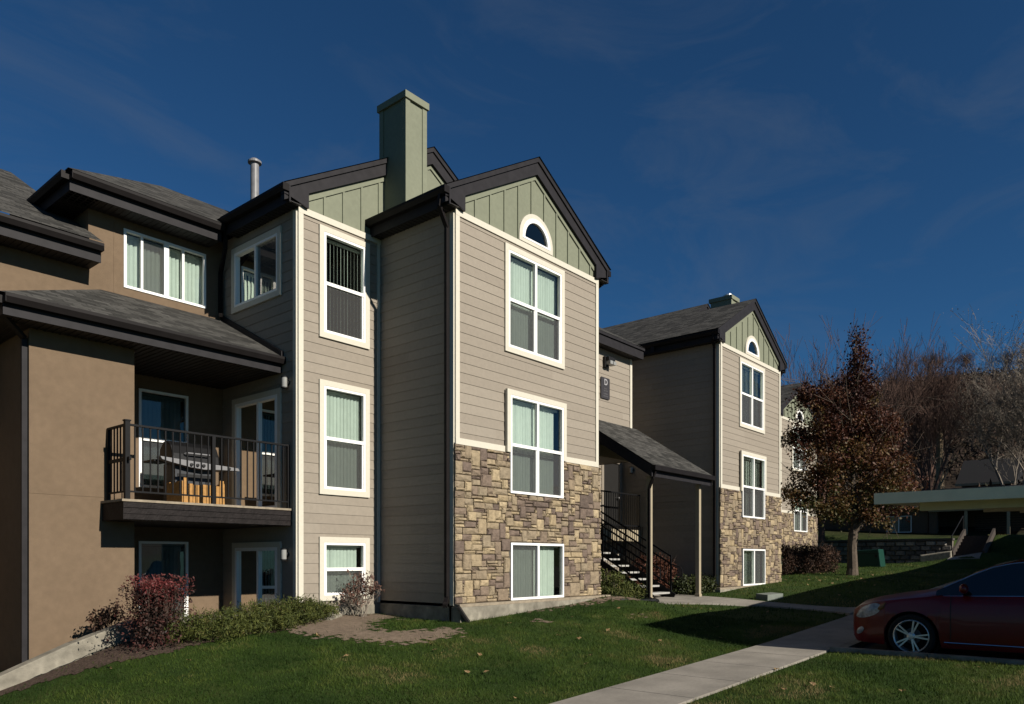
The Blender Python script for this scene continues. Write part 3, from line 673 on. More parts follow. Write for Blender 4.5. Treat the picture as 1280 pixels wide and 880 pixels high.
def half(P, k=1):
    bay_front(P, seed=10 * k)
    # sides of the bay and of the wing behind it
    b = MB(); siding(b, LF(9.5), 9.378, 11.393, .78, 7.8); b.build('side_wall', M['siding'], P)
    b = MB(); siding(b, RT(13.97), 9.378, 13.2, .78, 7.8); b.build('side_wall', M['siding'], P)
    for Fq, q0, q1 in ((LF(9.5), 9.43, 11.36), (RT(13.97), 9.45, 13.2)): MB().fbox(Fq, q0, q1, -.6, .775, -.1, .03).build('foundation', M['conc'], P)
    for Fq in (LF(9.5), RT(13.97)): MB().fbox(Fq, 9.378, 9.47, .8, 7.7, -.02, .03).build('corner_board', M['trim'], P)
    # wing front left of the bay
    F = FR(11.393); ws = [(8.19, 9.12, 5.69, 7.49), (8.19, 9.12, 2.88, 4.73), (8.19, 9.12, .965, 1.916)]
    b = MB(); siding(b, F, 7.66, 9.5, .75, 7.7, ws, .83 - EXP); b.build('front_wall', M['siding'], P)
    t = MB(); t.fbox(F, 7.66, 9.5, 7.66, 7.77, -.02, .034); t.fbox(F, 7.66, 7.76, .72, 7.66, -.02, .032); t.fbox(F, 9.42, 9.482, .79, 7.66, -.02, .032); t.build('trim_boards', M['trim'], P)
    t = MB(); t.fbox(LF(7.66), 11.395, 11.49, .72, 7.7, -.02, .031); t.build('corner_board', M['trim'], P)
    f = MB(); f.fbox(F, 7.64, 9.47, -.6, .75, -.1, .03); f.build('foundation', M['conc'], P)
    for i, (w, bl) in enumerate(zip(ws, ('open', 'tilt', 'part'))): window(P, F, *w, 'hung', 'lrtb', bl, .01, seed=30 * k + i)
    xc = 10.818; zr = lambda x: 10.07 - G * abs(x - xc)
    g = MB(); g.prism(F, [(7.66, 7.77), (13.97, 7.77), (13.97, zr(13.97) - .2), (xc, zr(xc) - .2), (7.66, zr(7.66) - .2)], -.04, .002)
    for i in range(-8, 9):
        x = 9.47 + i * .42
        if 7.8 < x < 13.9: g.fbox(F, x - .022, x + .022, 7.772, zr(x) - .4, .0, .024)
    for sgn in (-1, 1):
        xe = xc + sgn * 3.0
        g.prism(F, [(xe, zr(xe) - .43), (xc, zr(xc) - .43), (xc, zr(xc) - .3), (xe, zr(xe) - .3)], .002, .03)
    g.build('gable_panel', M['green'], P)
    rk = MB(); e0 = 7.342; e1 = 2 * xc - e0
    for sgn, e in ((-1, e0), (1, e1)):
        rk.prism(F, [(e, zr(e) - .30), (xc, zr(xc) - .34), (xc, zr(xc) - .10), (e, zr(e) - .10)], -.02, .085)
        rk.prism(F, [(e, zr(e) - .10), (xc, zr(xc) - .10), (xc, zr(xc) - .012), (e, zr(e) - .012)], -.02, .115)
        if sgn < 0:
            q = e + .49; rk.prism(F, [(e, 7.86), (e + .43, 7.756), (q, 7.756), (q, zr(q) - .30), (e, zr(e) - .20)], -.018, .09)
    rk.build('rake_board', M['fascia'], P)
    eave(P, LF(7.66), 11.393 - .115, 13.36, 8.03, .24)
    rf = MB(); yf, yb = 11.393 - .14, 22.3
    roof_quad(rf, (e0 - .03, yf, zr(e0 - .03)), (e0 - .03, yb, zr(e0 - .03)), (xc, yb, zr(xc)), (xc, yf, zr(xc)))
    roof_quad(rf, (e1 + .03, yf, zr(e1)), (e1 + .03, yb, zr(e1)), (xc, yb, zr(xc)), (xc, yf, zr(xc)))
    roof = rf.build('roof', M['shingle'], P)
    # chimney of green boards
    c = MB(); cx0, cx1, cy0, cy1, ct = 9.6, 10.12, 10.77, 11.5, 10.30
    c.box(cx0, cx1, cy0, cy1, 8.0, ct)
    for x, y in ((cx0, cy0), (cx1 - .1, cy0)): c.box(x - .012 if x == cx0 else x, x + .1 if x == cx0 else cx1 + .012, cy0 - .018, cy0 + .05, 8.0, ct)
    c.box(cx0 - .016, cx0 + .05, cy1 - .1, cy1 + .012, 8.0, ct); c.box(cx0 - .014, cx0 + .05, cy0 + .052, cy0 + .12, 8.0, ct)
    ch = c.build('chimney', M['green'], roof)
    cp = MB(); cp.box(cx0 - .045, cx1 + .045, cy0 - .05, cy1 + .05, ct + .002, ct + .13); cp.build('chimney_cap', M['green'], ch)
    fl = MB(); fl.lathe((9.86, 11.0, ct + .13), (0, 0, 1), [(.09, 0), (.09, .07), (.15, .075), (.15, .11), (0, .13)], 16); fl.build('flue', M['steel'] if k == 2 else M['black'], ch)
    # vent pipe
    M.setdefault('galv', mat('dull galvanised pipe', (.26, .26, .27), .45, .2, 9, spec=.3)); v = MB(); v.lathe((9.0, 15.0, 8.4), (0, 0, 1), [(.09, 0), (.09, 1.85), (.145, 1.86), (.145, 1.9), (.08, 1.95), (0, 1.96)], 20); v.build('vent_pipe', M['galv'], roof)
    # stucco end: upper wall, recess walls, projecting lower volume
    F = FR(13.9); up = (5.78, 7.30, 6.42, 7.46); r1 = (6.04, 6.95, 2.91, 4.68); r0 = (6.04, 6.95, .17, 1.94)
    s = MB(); plane_holes(s, F, 5.2, 7.66, -.6, 7.8, [up, r1, r0]); plane_holes(s, F, -1.5, 5.2, -2.5, 6.62, [])
    s.face([LF(5.2)(13.9, 6.2, 0), LF(5.2)(16.5, 6.2, 0), LF(5.2)(16.5, 7.8, 0), LF(5.2)(13.9, 7.8, 0)])
    for x in (5.62,): s.fbox(F, x - .006, x + .006, 6.28, 7.62, 0, .006)
    s.fbox(F, 5.626, 7.62, 6.274, 6.286, 0, .006)
    s.build('stucco_wall', M['stucco'], P)
    s = MB(); F2 = FR(12.3); s.fbox(F2, 3.81, 5.28, -2.5, 4.94, -1.598, 0); s.fbox(F2, 3.815, 5.275, 2.56, 2.57, 0, .005); s.build('stucco_wall', M['stucco'], P)
    b = MB(); lw = (11.96, 13.43, 6.42, 7.45); d1 = (11.97, 13.42, 2.53, 4.57); d0 = (11.97, 13.42, -.2, 1.83)
    siding(b, LF(7.66), 11.393, 13.9, -.6, 7.8, [lw, d1, d0], .83 - 9 * EXP); b.build('side_wall', M['siding'], P)
    window(P, LF(7.66), *lw, 'slide', 'lrtb', None, .01); slider_door(P, LF(7.66), *d1); slider_door(P, LF(7.66), *d0)
    window(P, F, *up, 'quad', '', 'quad', -.01, seed=5 * k); window(P, F, *r1, 'hung', '', 'part', -.01, seed=7 * k, gl='glass_dark'); window(P, F, *r0, 'hung', '', 'part', -.01, seed=8 * k, gl='glass_dark')
    # roofs of the stucco end
    eave(P, FR(12.3), 3.36, 7.64, 5.2, .45, soffit=False, drop=.28); eave(P, LF(3.81), 11.86, 13.88, 5.2, .45, soffit=False, drop=.28)
    sf = MB(); sf.box(3.38, 7.62, 11.88, 13.89, 4.93, 4.945)
    x = 3.5
    while x < 7.6: sf.box(x, x + .02, 11.88, 13.88, 4.918, 4.929); x += .1
    sf.build('soffit', M['soffit'], P)
    rf = MB(); L = .51; za = 5.205; h = (5.4, 13.9, za + L * 2.1)
    roof_quad(rf, (3.3, 11.8, za), (7.655, 11.8, za), (7.655, 13.9, h[2]), h)
    rf.face([(3.3, 13.9, za), (3.3, 11.8, za), h], uv=[(0, 0), (2.1, 0), (2.1, 2.35)])
    rf.build('roof', M['shingle'], P)
    fl = MB(); fl.hexa([(7.60, 11.8, za + .002), (7.65, 11.8, za + .002), (7.65, 13.89, h[2] + .002), (7.60, 13.89, h[2] + .002), (7.60, 11.8, za + .10), (7.65, 11.8, za + .10), (7.65, 13.89, h[2] + .1), (7.60, 13.89, h[2] + .1)]); fl.build('flashing', M['fascia'], P)
    eave(P, FR(13.9), -1.5, 5.22, 6.86, .48); eave(P, FR(13.9), 4.74, 7.36, 7.9, .48); eave(P, LF(5.2), 13.43, 16.4, 7.9, .46)
    rf = MB()
    roof_quad(rf, (-1.6, 13.3, 6.87), (5.22, 13.3, 6.87), (5.22, 17.9, 6.87 + G * 4.6), (-1.6, 17.9, 6.87 + G * 4.6))
    roof_quad(rf, (5.22, 22.5, 6.87), (-1.6, 22.5, 6.87), (-1.6, 17.9, 6.87 + G * 4.6), (5.22, 17.9, 6.87 + G * 4.6))
    hz = 7.92 + G * 2.8
    roof_quad(rf, (4.68, 13.32, 7.91), (9, 13.32, 7.91), (9, 16.12, hz), (7.48, 16.12, hz))
    rf.face([(4.68, 22, 7.91), (4.68, 13.32, 7.91), (7.48, 16.12, hz), (7.48, 22, hz)], uv=[(0, 0), (8.7, 0), (5.9, 3.24), (0, 3.24)])
    rf.face([(7.48, 16.12, hz), (9.8, 16.12, hz), (9.8, 22, hz), (7.48, 22, hz)], uv=[(0, 0), (2, 0), (2, 6), (0, 6)])
    rf.build('roof', M['shingle'], P)
    e = MB(); e.face([(-1.5, 13.9, -2.5), (-1.5, 22, -2.5), (-1.5, 22, 6.8), (-1.5, 17.9, 9.5), (-1.5, 13.9, 6.8)]); e.face([(-1.5, 22, -2.5), (13.97, 22, -.6), (13.97, 22, 8), (10.8, 22, 10), (7.4, 22, 8), (-1.5, 22, 6.8)])
    e.face([(13.97, 13.2, -.6), (13.97, 22, -.6), (13.97, 22, 8), (13.97, 13.2, 8)]); e.build('rear_walls', M['stucco'], P)
    # balcony
    dk = MB(); dk.box(4.80, 7.64, 11.56, 13.88, 2.20, 2.462); dk.box(4.80, 7.64, 11.552, 11.559, 2.205, 2.28); dk.box(4.80, 7.64, 11.55, 11.559, 2.288, 2.37); dk.box(4.80, 7.64, 11.547, 11.559, 2.378, 2.46); bal = dk.build('balcony', M['deckfascia'], P)
    d = MB(); d.box(4.775, 7.65, 11.53, 13.88, 2.465, 2.50)
    d.build('decking', M['deckwood'], bal)
    r = MB(); zt = 3.61
    for p, q in (((4.88, 11.62), (7.64, 11.62)), ((4.88, 11.62), (4.88, 12.28))):
        r.bar((*p, zt), (*q, zt), .045, .03); r.bar((*p, 2.62), (*q, 2.62), .03, .025)
        n = round(math.dist(p, q) / .115)
        for i in range(1, n):
            x, y = p[0] + (q[0] - p[0]) * i / n, p[1] + (q[1] - p[1]) * i / n; r.box(x - .009, x + .009, y - .009, y + .009, 2.62, zt)
    for x, y, w, h in ((4.88, 11.62, .035, 3.66), (6.23, 11.62, .028, 3.6), (4.88, 12.26, .022, 3.6), (7.62, 11.62, .02, 3.6)): r.box(x - w, x + w, y - w, y + w, 2.5, h)
    r.box(4.88 - .045, 4.88 + .045, 11.62 - .045, 11.62 + .045, 3.66, 3.68); r.bar((4.88, 12.28, 3.1), (4.88, 11.50, 3.1), .03, .05)
    r.build('railing', M['rail'], bal)
    wall_lamp(P, (7.64, 11.66, 4.72), (-1, 0, 0)); wall_lamp(P, (7.64, 11.68, 1.70), (-1, 0, 0))
    # downspouts
    downspout(P, [(9.20, 9.42, 7.92), (9.20, 9.45, 7.72), (9.43, 9.5, 7.45), (9.43, 9.5, .95), (9.38, 9.48, .84), (9.30, 9.42, .80)])
    downspout(P, [(14.27, 9.42, 7.92), (14.27, 9.45, 7.78), (14.04, 9.5, 7.6), (14.04, 9.5, .95), (14.1, 9.4, .82)])
    downspout(P, [(3.4, 11.85, 5.06), (3.4, 12.0, 4.96), (3.765, 12.36, 4.78), (3.765, 12.36, -1.5)], .07, m='fascia')
    downspout(P, [(7.42, 13.38, 7.9), (7.45, 13.45, 7.5), (7.57, 13.84, 7.15), (7.57, 13.84, 6.38), (7.5, 13.70, 6.30)], .065)

bld = thing('apartment_building', (10, 12, 0), 'long three-storey taupe apartment building with stone bays, sage gables and a brown stucco end', 'building')
half(bld, 1)
TF[0] = True; half(bld, 2); TF[0] = False

# stair tower between the two bays
F = FR(11.15)
b = MB(); siding(b, F, 15.81, 18.29, 4.62, 7.2); siding(b, RT(18.29), 11.15, 12.6, 4.33, 7.3); siding(b, LF(15.81), 11.15, 12.6, 4.33, 7.3); b.build('tower_wall', M['siding'], bld)
MB().fbox(F, 15.81, 15.91, 4.62, 7.18, -.02, .032).build('corner_board', M['trim'], bld); MB().fbox(F, 18.19, 18.29, 4.62, 7.18, -.02, .032).build('corner_board', M['trim'], bld); MB().fbox(RT(18.29), 11.152, 11.24, 4.33, 7.2, -.02, .031).build('corner_board', M['trim'], bld)
M['beige'] = mat('tan painted board', (.46, .39, .27), .7, .05, 8)
h = MB(); h.fbox(F, 15.81, 18.28, 4.33, 4.62, -.02, .03); h.build('header_board', M['beige'], bld)
b = MB(); siding(b, FR(12.6), 13.97, 20.13, .5, 7.8, [(19.08, 19.95, 2.5, 4.55)]); b.build('rear_wall', M['siding'], bld)
d = MB(); d.fbox(FR(12.6), 19.08, 19.95, 2.5, 4.55, -.05, -.01); dr = d.build('door', M['door'], bld)
d = MB(); d.fbox(FR(12.6), 18.97, 19.08, 2.5, 4.66, -.02, .03); d.fbox(FR(12.6), 19.95, 20.05, 2.5, 4.66, -.02, .03); d.fbox(FR(12.6), 19.08, 19.95, 4.55, 4.66, -.02, .03); d.build('casing', M['siding'], dr)
d = MB(); d.lathe((19.86, 12.6, 3.5), (0, -1, 0), [(.02, 0), (.02, .04), (.035, .05), (.03, .08), (0, .085)], 12); d.build('handle', M['steel'], dr)
c = MB(); c.box(15.85, 18.25, 11.2, 12.58, 4.34, 4.42); c.build('ceiling', M['siding'], bld)
eave(bld, F, 15.62, 18.42, 7.47, .30, gut=False)
t = MB(); t.fbox(F, 15.6, 18.46, 7.40, 7.468, .302, .34); t.fbox(F, 18.42, 18.45, 7.18, 7.46, -.3, .3); t.build('fascia', M['fascia'], bld)
rf = MB(); yf = 10.79
roof_quad(rf, (15.58, yf, 7.475), (18.48, yf, 7.475), (18.48, 14.6, 7.475 + G * 3.81), (15.58, 14.6, 7.475 + G * 3.81))
roof_quad(rf, (13.9, 12.3, 7.75), (20.2, 12.3, 7.75), (20.2, 15.3, 9.3), (13.9, 15.3, 9.3)); roof_quad(rf, (20.2, 18.3, 7.75), (13.9, 18.3, 7.75), (13.9, 15.3, 9.3), (20.2, 15.3, 9.3))
rf.build('roof', M['shingle'], bld)
# porch roof on two posts over the stairs
rf = MB(); x0, x1 = 15.43, 18.56; ya, yb, za, zb = 8.83, 11.14, 3.80, 5.28
roof_quad(rf, (x0, ya, za), (x1, ya, za), (x1, yb, zb), (x0, yb, zb)); porch = rf.build('porch_roof', M['shingle'], bld)
f = MB()
for x in (x0 + .005, x1 - .035):
    f.hexa([(x, ya + .03, za - .27), (x + .03, ya + .03, za - .27), (x + .03, yb, zb - .30), (x, yb, zb - .30), (x, ya + .03, za - .012), (x + .03, ya + .03, za - .012), (x + .03, yb, zb - .01), (x, yb, zb - .01)])
f.box(x0 + .04, x1 - .04, ya + .05, ya + .08, za - .26, za - .03); f.build('fascia', M['fascia'], porch)
g = MB(); g.box(x0, x1 + .02, ya - .07, ya + .048, za - .12, za - .008); g.build('gutter', M['gutter'], porch)
f = MB(); f.hexa([(x0 + .04, ya + .09, za - .25), (x1 - .04, ya + .09, za - .25), (x1 - .04, yb, zb - .28), (x0 + .04, yb, zb - .28), (x0 + .04, ya + .09, za - .2), (x1 - .04, ya + .09, za - .2), (x1 - .04, yb, zb - .24), (x0 + .04, yb, zb - .24)]); f.build('soffit', M['soffit'], porch)
for x in (15.75, 18.26):
    p = MB(); p.box(x - .055, x + .055, 9.05, 9.16, .55, 3.58); p.box(x - .07, x + .07, 9.035, 9.175, .55, .72); p.build('post', M['beige'], bld, bevel=.008)
downspout(bld, [(15.55, 8.83, 3.68), (15.55, 8.9, 3.5), (15.66, 9.06, 3.28), (15.66, 9.06, .72), (15.72, 8.95, .66)], .06)
# stairs
st = MB()
for k in range(10):
    y, z = 9.5 + .3 * k, .78 + .172 * k; st.box(16.43, 17.47, y, y + .29, z - .045, z, 0)
stair = st.build('staircase', M['tread'], bld, bevel=.006)
s = MB()
for x in (16.40, 17.50): s.bar((x, 9.42, .62), (x, 12.4, 2.33), .05, .26)
s.build('stringer', M['rail'], stair)
hr = MB()
for x in (16.40, 17.52):
    for o in (.92, .72, .16): hr.bar((x, 9.5, .78 + o), (x, 12.2, .78 + 1.548 + o), .035, .04)
    for k in range(22):
        y = 9.56 + k * .122; z = .78 + (y - 9.5) * .5733; hr.box(x - .008, x + .008, y - .008, y + .008, z + .16, z + .72)
    for y in (9.5, 10.85, 12.2): hr.box(x - .02, x + .02, y - .02, y + .02, .6, .78 + (y - 9.5) * .5733 + .95)
    zl = 1.5
    hr.tube([(x, 9.5, 1.50), (x, 9.22, 1.42), (x, 9.18, 1.36), (x, 9.18, 1.14), (x, 9.22, 1.1), (x, 9.5, 1.1)], .017, 6)
hr.build('handrail', M['rail'], stair)
l = MB(); l.box(14.0, 20.1, 11.92, 12.58, 2.16, 2.5); land = l.build('landing', M['beige'], bld)
hr = MB()
for z in (3.56, 2.62): hr.bar((17.56, 11.96, z), (20.1, 11.96, z), .035, .04)
for k in range(22): x = 17.56 + k * .12; hr.box(x - .008, x + .008, 11.952, 11.968, 2.5, 3.56)
for k in range(22): x = 17.6 + k * .12; hr.box(x - .006, x + .006, 11.86, 11.872, 1.2, 2.6)
hr.build('railing', M['rail'], land)
wall_lamp(bld, (20.11, 12.22, 4.35), (-1, 0, 0))
# twin flood light over the sign
fl = MB(); fl.fbox(F, 16.84, 17.02, 6.70, 6.98, .016, .09); fl.fbox(F, 16.86, 17.16, 6.86, 6.96, .09, .20); fll = fl.build('flood_lamp', M['black'], bld, bevel=.006)
g = MB()
for a in (16.87, 17.025): g.fbox(F, a, a + .13, 6.76, 6.855, .06, .24)
g.build('lamp_glass', M['lampglass'], fll, bevel=.01)

# building letter sign
sg = thing('sign', (16.92, 11.12, 6.15), 'dark grey wall plate lettered D under the flood lamp of the stair tower', 'sign')
p = MB(); p.prism(F, [(16.72, 5.87), (17.11, 5.87), (17.13, 5.90), (17.13, 6.40), (17.11, 6.43), (16.74, 6.43), (16.72, 6.40)], .02, .045); p.build('plate', M['signplate'], sg)
def text_obj(name, body, size, loc, rot, m, parent, ext=.004, sx=1.0):
    cu = bpy.data.curves.new(name, 'FONT'); cu.body = body; cu.size = size; cu.extrude = ext; cu.offset = .007; cu.align_x = 'CENTER'; cu.align_y = 'CENTER'
    o = bpy.data.objects.new(name, cu); COL.objects.link(o); dg = bpy.context.evaluated_depsgraph_get()
    me = bpy.data.meshes.new_from_object(o.evaluated_get(dg)); bpy.data.objects.remove(o)
    me.transform(Matrix.Translation(loc) @ rot @ Matrix.Diagonal((sx, 1, 1, 1))); me.materials.clear(); me.materials.append(m)
    q = bpy.data.objects.new(name, me); COL.objects.link(q); q.parent = parent; q.matrix_parent_inverse = Matrix.Translation(-world_loc(parent)); return q
text_obj('letter', 'D', .22, (16.93, 11.098, 6.30), Matrix.Rotation(R_(90), 4, 'X'), M['signletter'], sg)
ln = MB()
for i, (w, z) in enumerate(((.13, 6.14), (.17, 6.08), (.2, 6.0), (.2, 5.94))):
    r = random.Random(i); x = 16.93 - w / 2
    while x < 16.93 + w / 2: ln.fbox(F, x, x + .016, z - .014, z + .014, .0452, .048); x += r.uniform(.026, .04)
ln.build('small_lettering', mat('faint sign lettering', (.17, .165, .17)), sg)

# second building beyond, one bay in view
TF[1], TF[2], TF[3] = 22.55, 2.82, 0.0
bl2 = thing('apartment_building', (11.7, 12, 0), 'second apartment building partly hidden behind the rust-leaved tree, its stone and taupe bay end showing', 'building')
bay_front(bl2, seed=77)
b = MB(); siding(b, LF(9.5), 9.378, 14, .78, 7.8); siding(b, RT(13.97), 9.378, 17, .78, 7.8); b.build('side_wall', M['siding'], bl2)
for Fq, q1 in ((LF(9.5), 14), (RT(13.97), 17)): MB().fbox(Fq, 9.45, q1, -.6, .8, -.1, .03).build('foundation', M['conc'], bl2)
b = MB(); b.face([(9.5, 17, -.6), (13.97, 17, -.6), (13.97, 17, 8), (11.74, 17, 9.5), (9.5, 17, 8)]); b.face([(9.5, 14, -.6), (9.5, 17, -.6), (9.5, 17, 8), (9.5, 14, 8)]); b.build('rear_walls', M['siding'], bl2)
TF[1] = TF[2] = TF[3] = 0.0

# ------------------------------------------------------------------ low walls, slabs and small fittings at the building
rw = thing('retaining_wall', (4.8, 11.4, .3), 'sloping cracked concrete retaining wall below the balcony at the left', 'wall')
b = MB(); b.prism(FR(11.4), [(1.8, -2), (7.62, -.8), (7.62, .72), (4.82, .72), (4.0, .45), (3.2, .12), (1.8, -.42)], -.1, .1)
w = b.build('wall', M['conc'], rw, bevel=.012)
b = MB(); r = random.Random(4); x = 3.1; pts = []
while x < 4.8:
    t = (x - 3.1) / 1.7; pts.append((x, -.12 + t * .60 + r.uniform(-.012, .012))); x += r.uniform(.04, .09)
for p, q in zip(pts[:-1], pts[1:]): b.bar((p[0], 11.297, p[1]), (q[0], 11.297, q[1]), .012, r.uniform(.004, .011))
b.build('crack', M['dark'], w)
b = MB(); b.box(5.29, 7.64, 11.51, 13.88, -.5, -.22); tag(b.build('patio', M['conc']), kind='structure')
def flap(p, q, w, label):
    o = MB(); o.bar(p, q, w, .05, up=(0, -.5, 1)); t = tag(o.build('downspout_flap', M['black'], bevel=.008), label, 'downspout flap')
flap((7.86, 11.22, .60), (7.74, 11.14, .93), .11, 'black downspout flap propped up at the taupe corner by the juniper')
flap((9.62, 9.14, .50), (9.40, 9.20, .80), .13, 'black downspout flap leaning on the stone bay foundation corner')
o = MB(); o.hexa([(7.9, 10.75, .50), (8.45, 11.15, .53), (8.25, 11.35, .55), (7.72, 10.95, .53), (7.92, 10.78, .60), (8.42, 11.14, .63), (8.25, 11.31, .64), (7.75, 10.95, .62)])
tag(o.build('splash_block', M['conc'], bevel=.01), 'flat pale concrete splash block on the bare earth below the small window', 'splash block')
o = MB(); o.tube([(15.7, 8.95, .68), (15.5, 8.75, .66), (15.0, 8.55, .69), (14.4, 8.6, .70), (13.9, 8.75, .73)], .045, 8)
tag(o.build('drain_hose', M['black']), 'black corrugated drain hose lying from the porch post across the lawn edge', 'hose')
o = MB(); o.hexa([(18.75, 7.45, .5), (19.4, 7.3, .5), (19.5, 7.65, .5), (18.85, 7.8, .5), (18.75, 7.45, .72), (19.4, 7.3, .74), (19.5, 7.65, .76), (18.85, 7.8, .74)])
tag(o.build('valve_box', mat('grey green plastic', (.22, .25, .22), .6), bevel=.01), 'low grey valve box lid in the grass beside the front walk', 'valve box')
ub = thing('utility_box', (35.5, 9.5, 1.3), 'dark green utility box on the lawn behind the tree trunk', 'utility box')
M['ubox'] = mat('green enamel', (.008, .06, .040), .4, .08, 5, spec=.4)
o = MB(); z0 = zg(35.4, 9.5) - .1; o.prism(LF(35.0), [(8.95, z0), (10.05, z0), (10.02, z0 + .80), (9.06, z0 + .86)], -.8, 0); o.build('cabinet', M['ubox'], ub, bevel=.03)
o = MB(); o.fbox(LF(35.0), 9.02, 10.0, z0 + .66, z0 + .675, 0, .012); o.fbox(LF(35.0), 9.1, 9.2, z0 + .5, z0 + .62, .0, .008); o.build('lid_seam', M['black'], ub)

# ------------------------------------------------------------------ things on the balcony
gr = thing('grill', (6.5, 12.9, 2.5), 'black gas grill with a silver control shelf on the balcony', 'grill')
M['grillblk'] = mat('black enamel', (.012, .012, .013), .4, .1, 12, spec=.22)
M['grillgrey'] = mat('dark grey steel', (.06, .064, .072), .5, .1, 12, spec=.25)
M['alu'] = mat('brushed aluminium', (.26, .26, .27), .5, .05, 12, spec=.3)
gx0, gx1, gy0, gy1 = 6.08, 6.92, 12.68, 13.2
b = MB(); prof = [(gy0, 3.28), (gy0 + .02, 3.42), (gy0 + .10, 3.57), (gy0 + .24, 3.65), (gy1 - .16, 3.64), (gy1 - .03, 3.52), (gy1, 3.28)]
def _cap(P, x0, x1):
    b.face([(x0, y, z) for y, z in P]); b.face([(x1, y, z) for y, z in reversed(P)])
    for i in range(len(P)):
        p, q = P[i], P[(i + 1) % len(P)]; b.face([(x0, p[0], p[1]), (x1, p[0], p[1]), (x1, q[0], q[1]), (x0, q[0], q[1])])
_cap(prof, gx0, gx1); b.build('hood', M['grillblk'], gr, merge=True, bevel=.02)
b = MB(); b.tube([(6.28, gy0 - .01, 3.42), (6.3, gy0 - .06, 3.43), (6.7, gy0 - .06, 3.43), (6.72, gy0 - .01, 3.42)], .014, 8); b.build('handle', M['alu'], gr)
b = MB(); b.box(gx0 + .06, gx1 - .06, gy0 + .05, gy1 - .05, 2.62, 3.26); b.build('cart', M['grillgrey'], gr)
b = MB(); b.box(gx0 + .1, gx1 - .1, gy0 + .035, gy0 + .049, 3.02, 3.08); b.build('drawer_slot', M['black'], gr)
b = MB(); P = [(5.83, 3.33), (7.24, 3.25), (7.26, 3.20), (6.9, 3.19), (6.6, 3.17), (6.35, 3.19), (6.05, 3.24), (5.86, 3.28)]; b.prism(FR(gy0 - .02), P, -.1, .06); b.build('control_panel', M['alu'], gr, bevel=.006)
b = MB(); b.box(5.80, gx0 - .002, gy0 + .09, gy1, 3.26, 3.29); b.build('side_shelf', M['grillblk'], gr); b = MB(); b.box(gx1 + .002, 7.26, gy0 + .09, gy1, 3.22, 3.25); b.build('side_shelf', M['grillblk'], gr)
for x in (6.36, 6.47, 6.58, 6.76, 7.05):
    b = MB(); b.lathe((x, gy0 - .08, 3.235 if x < 6.7 else 3.225), (0, -1, 0), [(.028, 0), (.026, .025), (0, .027)], 12); b.build('knob', M['black'], gr)
for x in (gx0 + .1, gx1 - .1):
    for y in (gy0 + .1, gy1 - .1):
        b = MB(); b.lathe((x - .02, y, 2.56), (1, 0, 0), [(0, 0), (.058, 0), (.058, .04), (0, .04)], 14); b.build('wheel', M['black'], gr)
cr_ = thing('planter_crate', (6.27, 12.3, 2.5), 'honey-coloured slatted wooden crate in front of the grill', 'crate')
M['pine'] = mat('orange stained pine', (.52, .27, .075), .6, .2, 16, .1, 40, .3)
cx0, cx1, cy0, cy1 = 5.93, 6.63, 12.0, 12.55
for nm, n, fn in (('front_slats', 9, lambda t0, t1, h: (cx0 + t0 * .70, cx0 + t1 * .70, cy0, cy0 + .02, 2.52, h)), ('side_slats', 5, lambda t0, t1, h: (cx0 - .02, cx0, cy0 + .02 + t0 * .53, cy0 + .02 + t1 * .53, 2.52, h)), ('side_slats', 5, lambda t0, t1, h: (cx1, cx1 + .02, cy0 + .02 + t0 * .53, cy0 + .02 + t1 * .53, 2.52, h)), ('rear_slats', 9, lambda t0, t1, h: (cx0 + t0 * .70, cx0 + t1 * .70, cy1, cy1 + .02, 2.52, h))):
    b = MB(); r = random.Random(2)
    for i in range(n):
        h = 2.84 + (.09 if (i == 0 or i == n - 1) and 'front' in nm else 0) + r.uniform(-.008, .008) + (.04 if 'side' in nm else 0)
        b.box(*fn(i / n + .003, (i + 1) / n - .008, h))
    b.build(nm, M['pine'], cr_)
b = MB(); b.box(cx0 + .01, cx1 - .01, cy0 + .021, cy1 - .01, 2.53, 2.56); b.build('base', M['pine'], cr_)

# ------------------------------------------------------------------ carport over the parking bays
cp = thing('carport', (13.3, .2, .2), 'long flat-roofed grey carport sheltering the dark red car', 'carport')
M['cport'] = mat('grey green painted steel', (1.15, 1.0, .70), .55, .06, 5, spec=.2)
M['cdeck'] = mat('tan steel roof deck', (.30, .23, .15), .6, .08, 4)
sl = .045; zt = lambda x: 2.60 + sl * (x - 12.2)
xe, yf, yb = 44.0, 3.22, -2.7
b = MB()
def slant(b, x0, x1, y0, y1, h0, h1): b.hexa([(x0, y0, zt(x0) + h0), (x1, y0, zt(x1) + h0), (x1, y1, zt(x1) + h0), (x0, y1, zt(x0) + h0), (x0, y0, zt(x0) + h1), (x1, y0, zt(x1) + h1), (x1, y1, zt(x1) + h1), (x0, y1, zt(x0) + h1)])
slant(b, 12.23, xe, yb + .03, yf - .03, -.10, -.02); b.build('roof_deck', M['cdeck'], cp)
b = MB(); slant(b, 12.2, 12.228, yb, yf, -.165, 0); slant(b, 12.23, xe, yf - .028, yf, -.165, 0); slant(b, 12.23, xe, yb, yb + .028, -.165, 0); b.build('fascia', M['cport'], cp, merge=False)
for x in (12.95, 18.6, 24.2, 29.8, 35.4, 41.0):
    b = MB(); b.box(x - .06, x + .06, -2.3, 2.75, zt(x) - .28, zt(x) - .112); g = b.build('girder', M['cport'], cp)
    b = MB(); b.box(x - .07, x + .07, .1, .24, zw(x, 0) - .2, zt(x) - .285); b.build('post', M['cport'], cp)

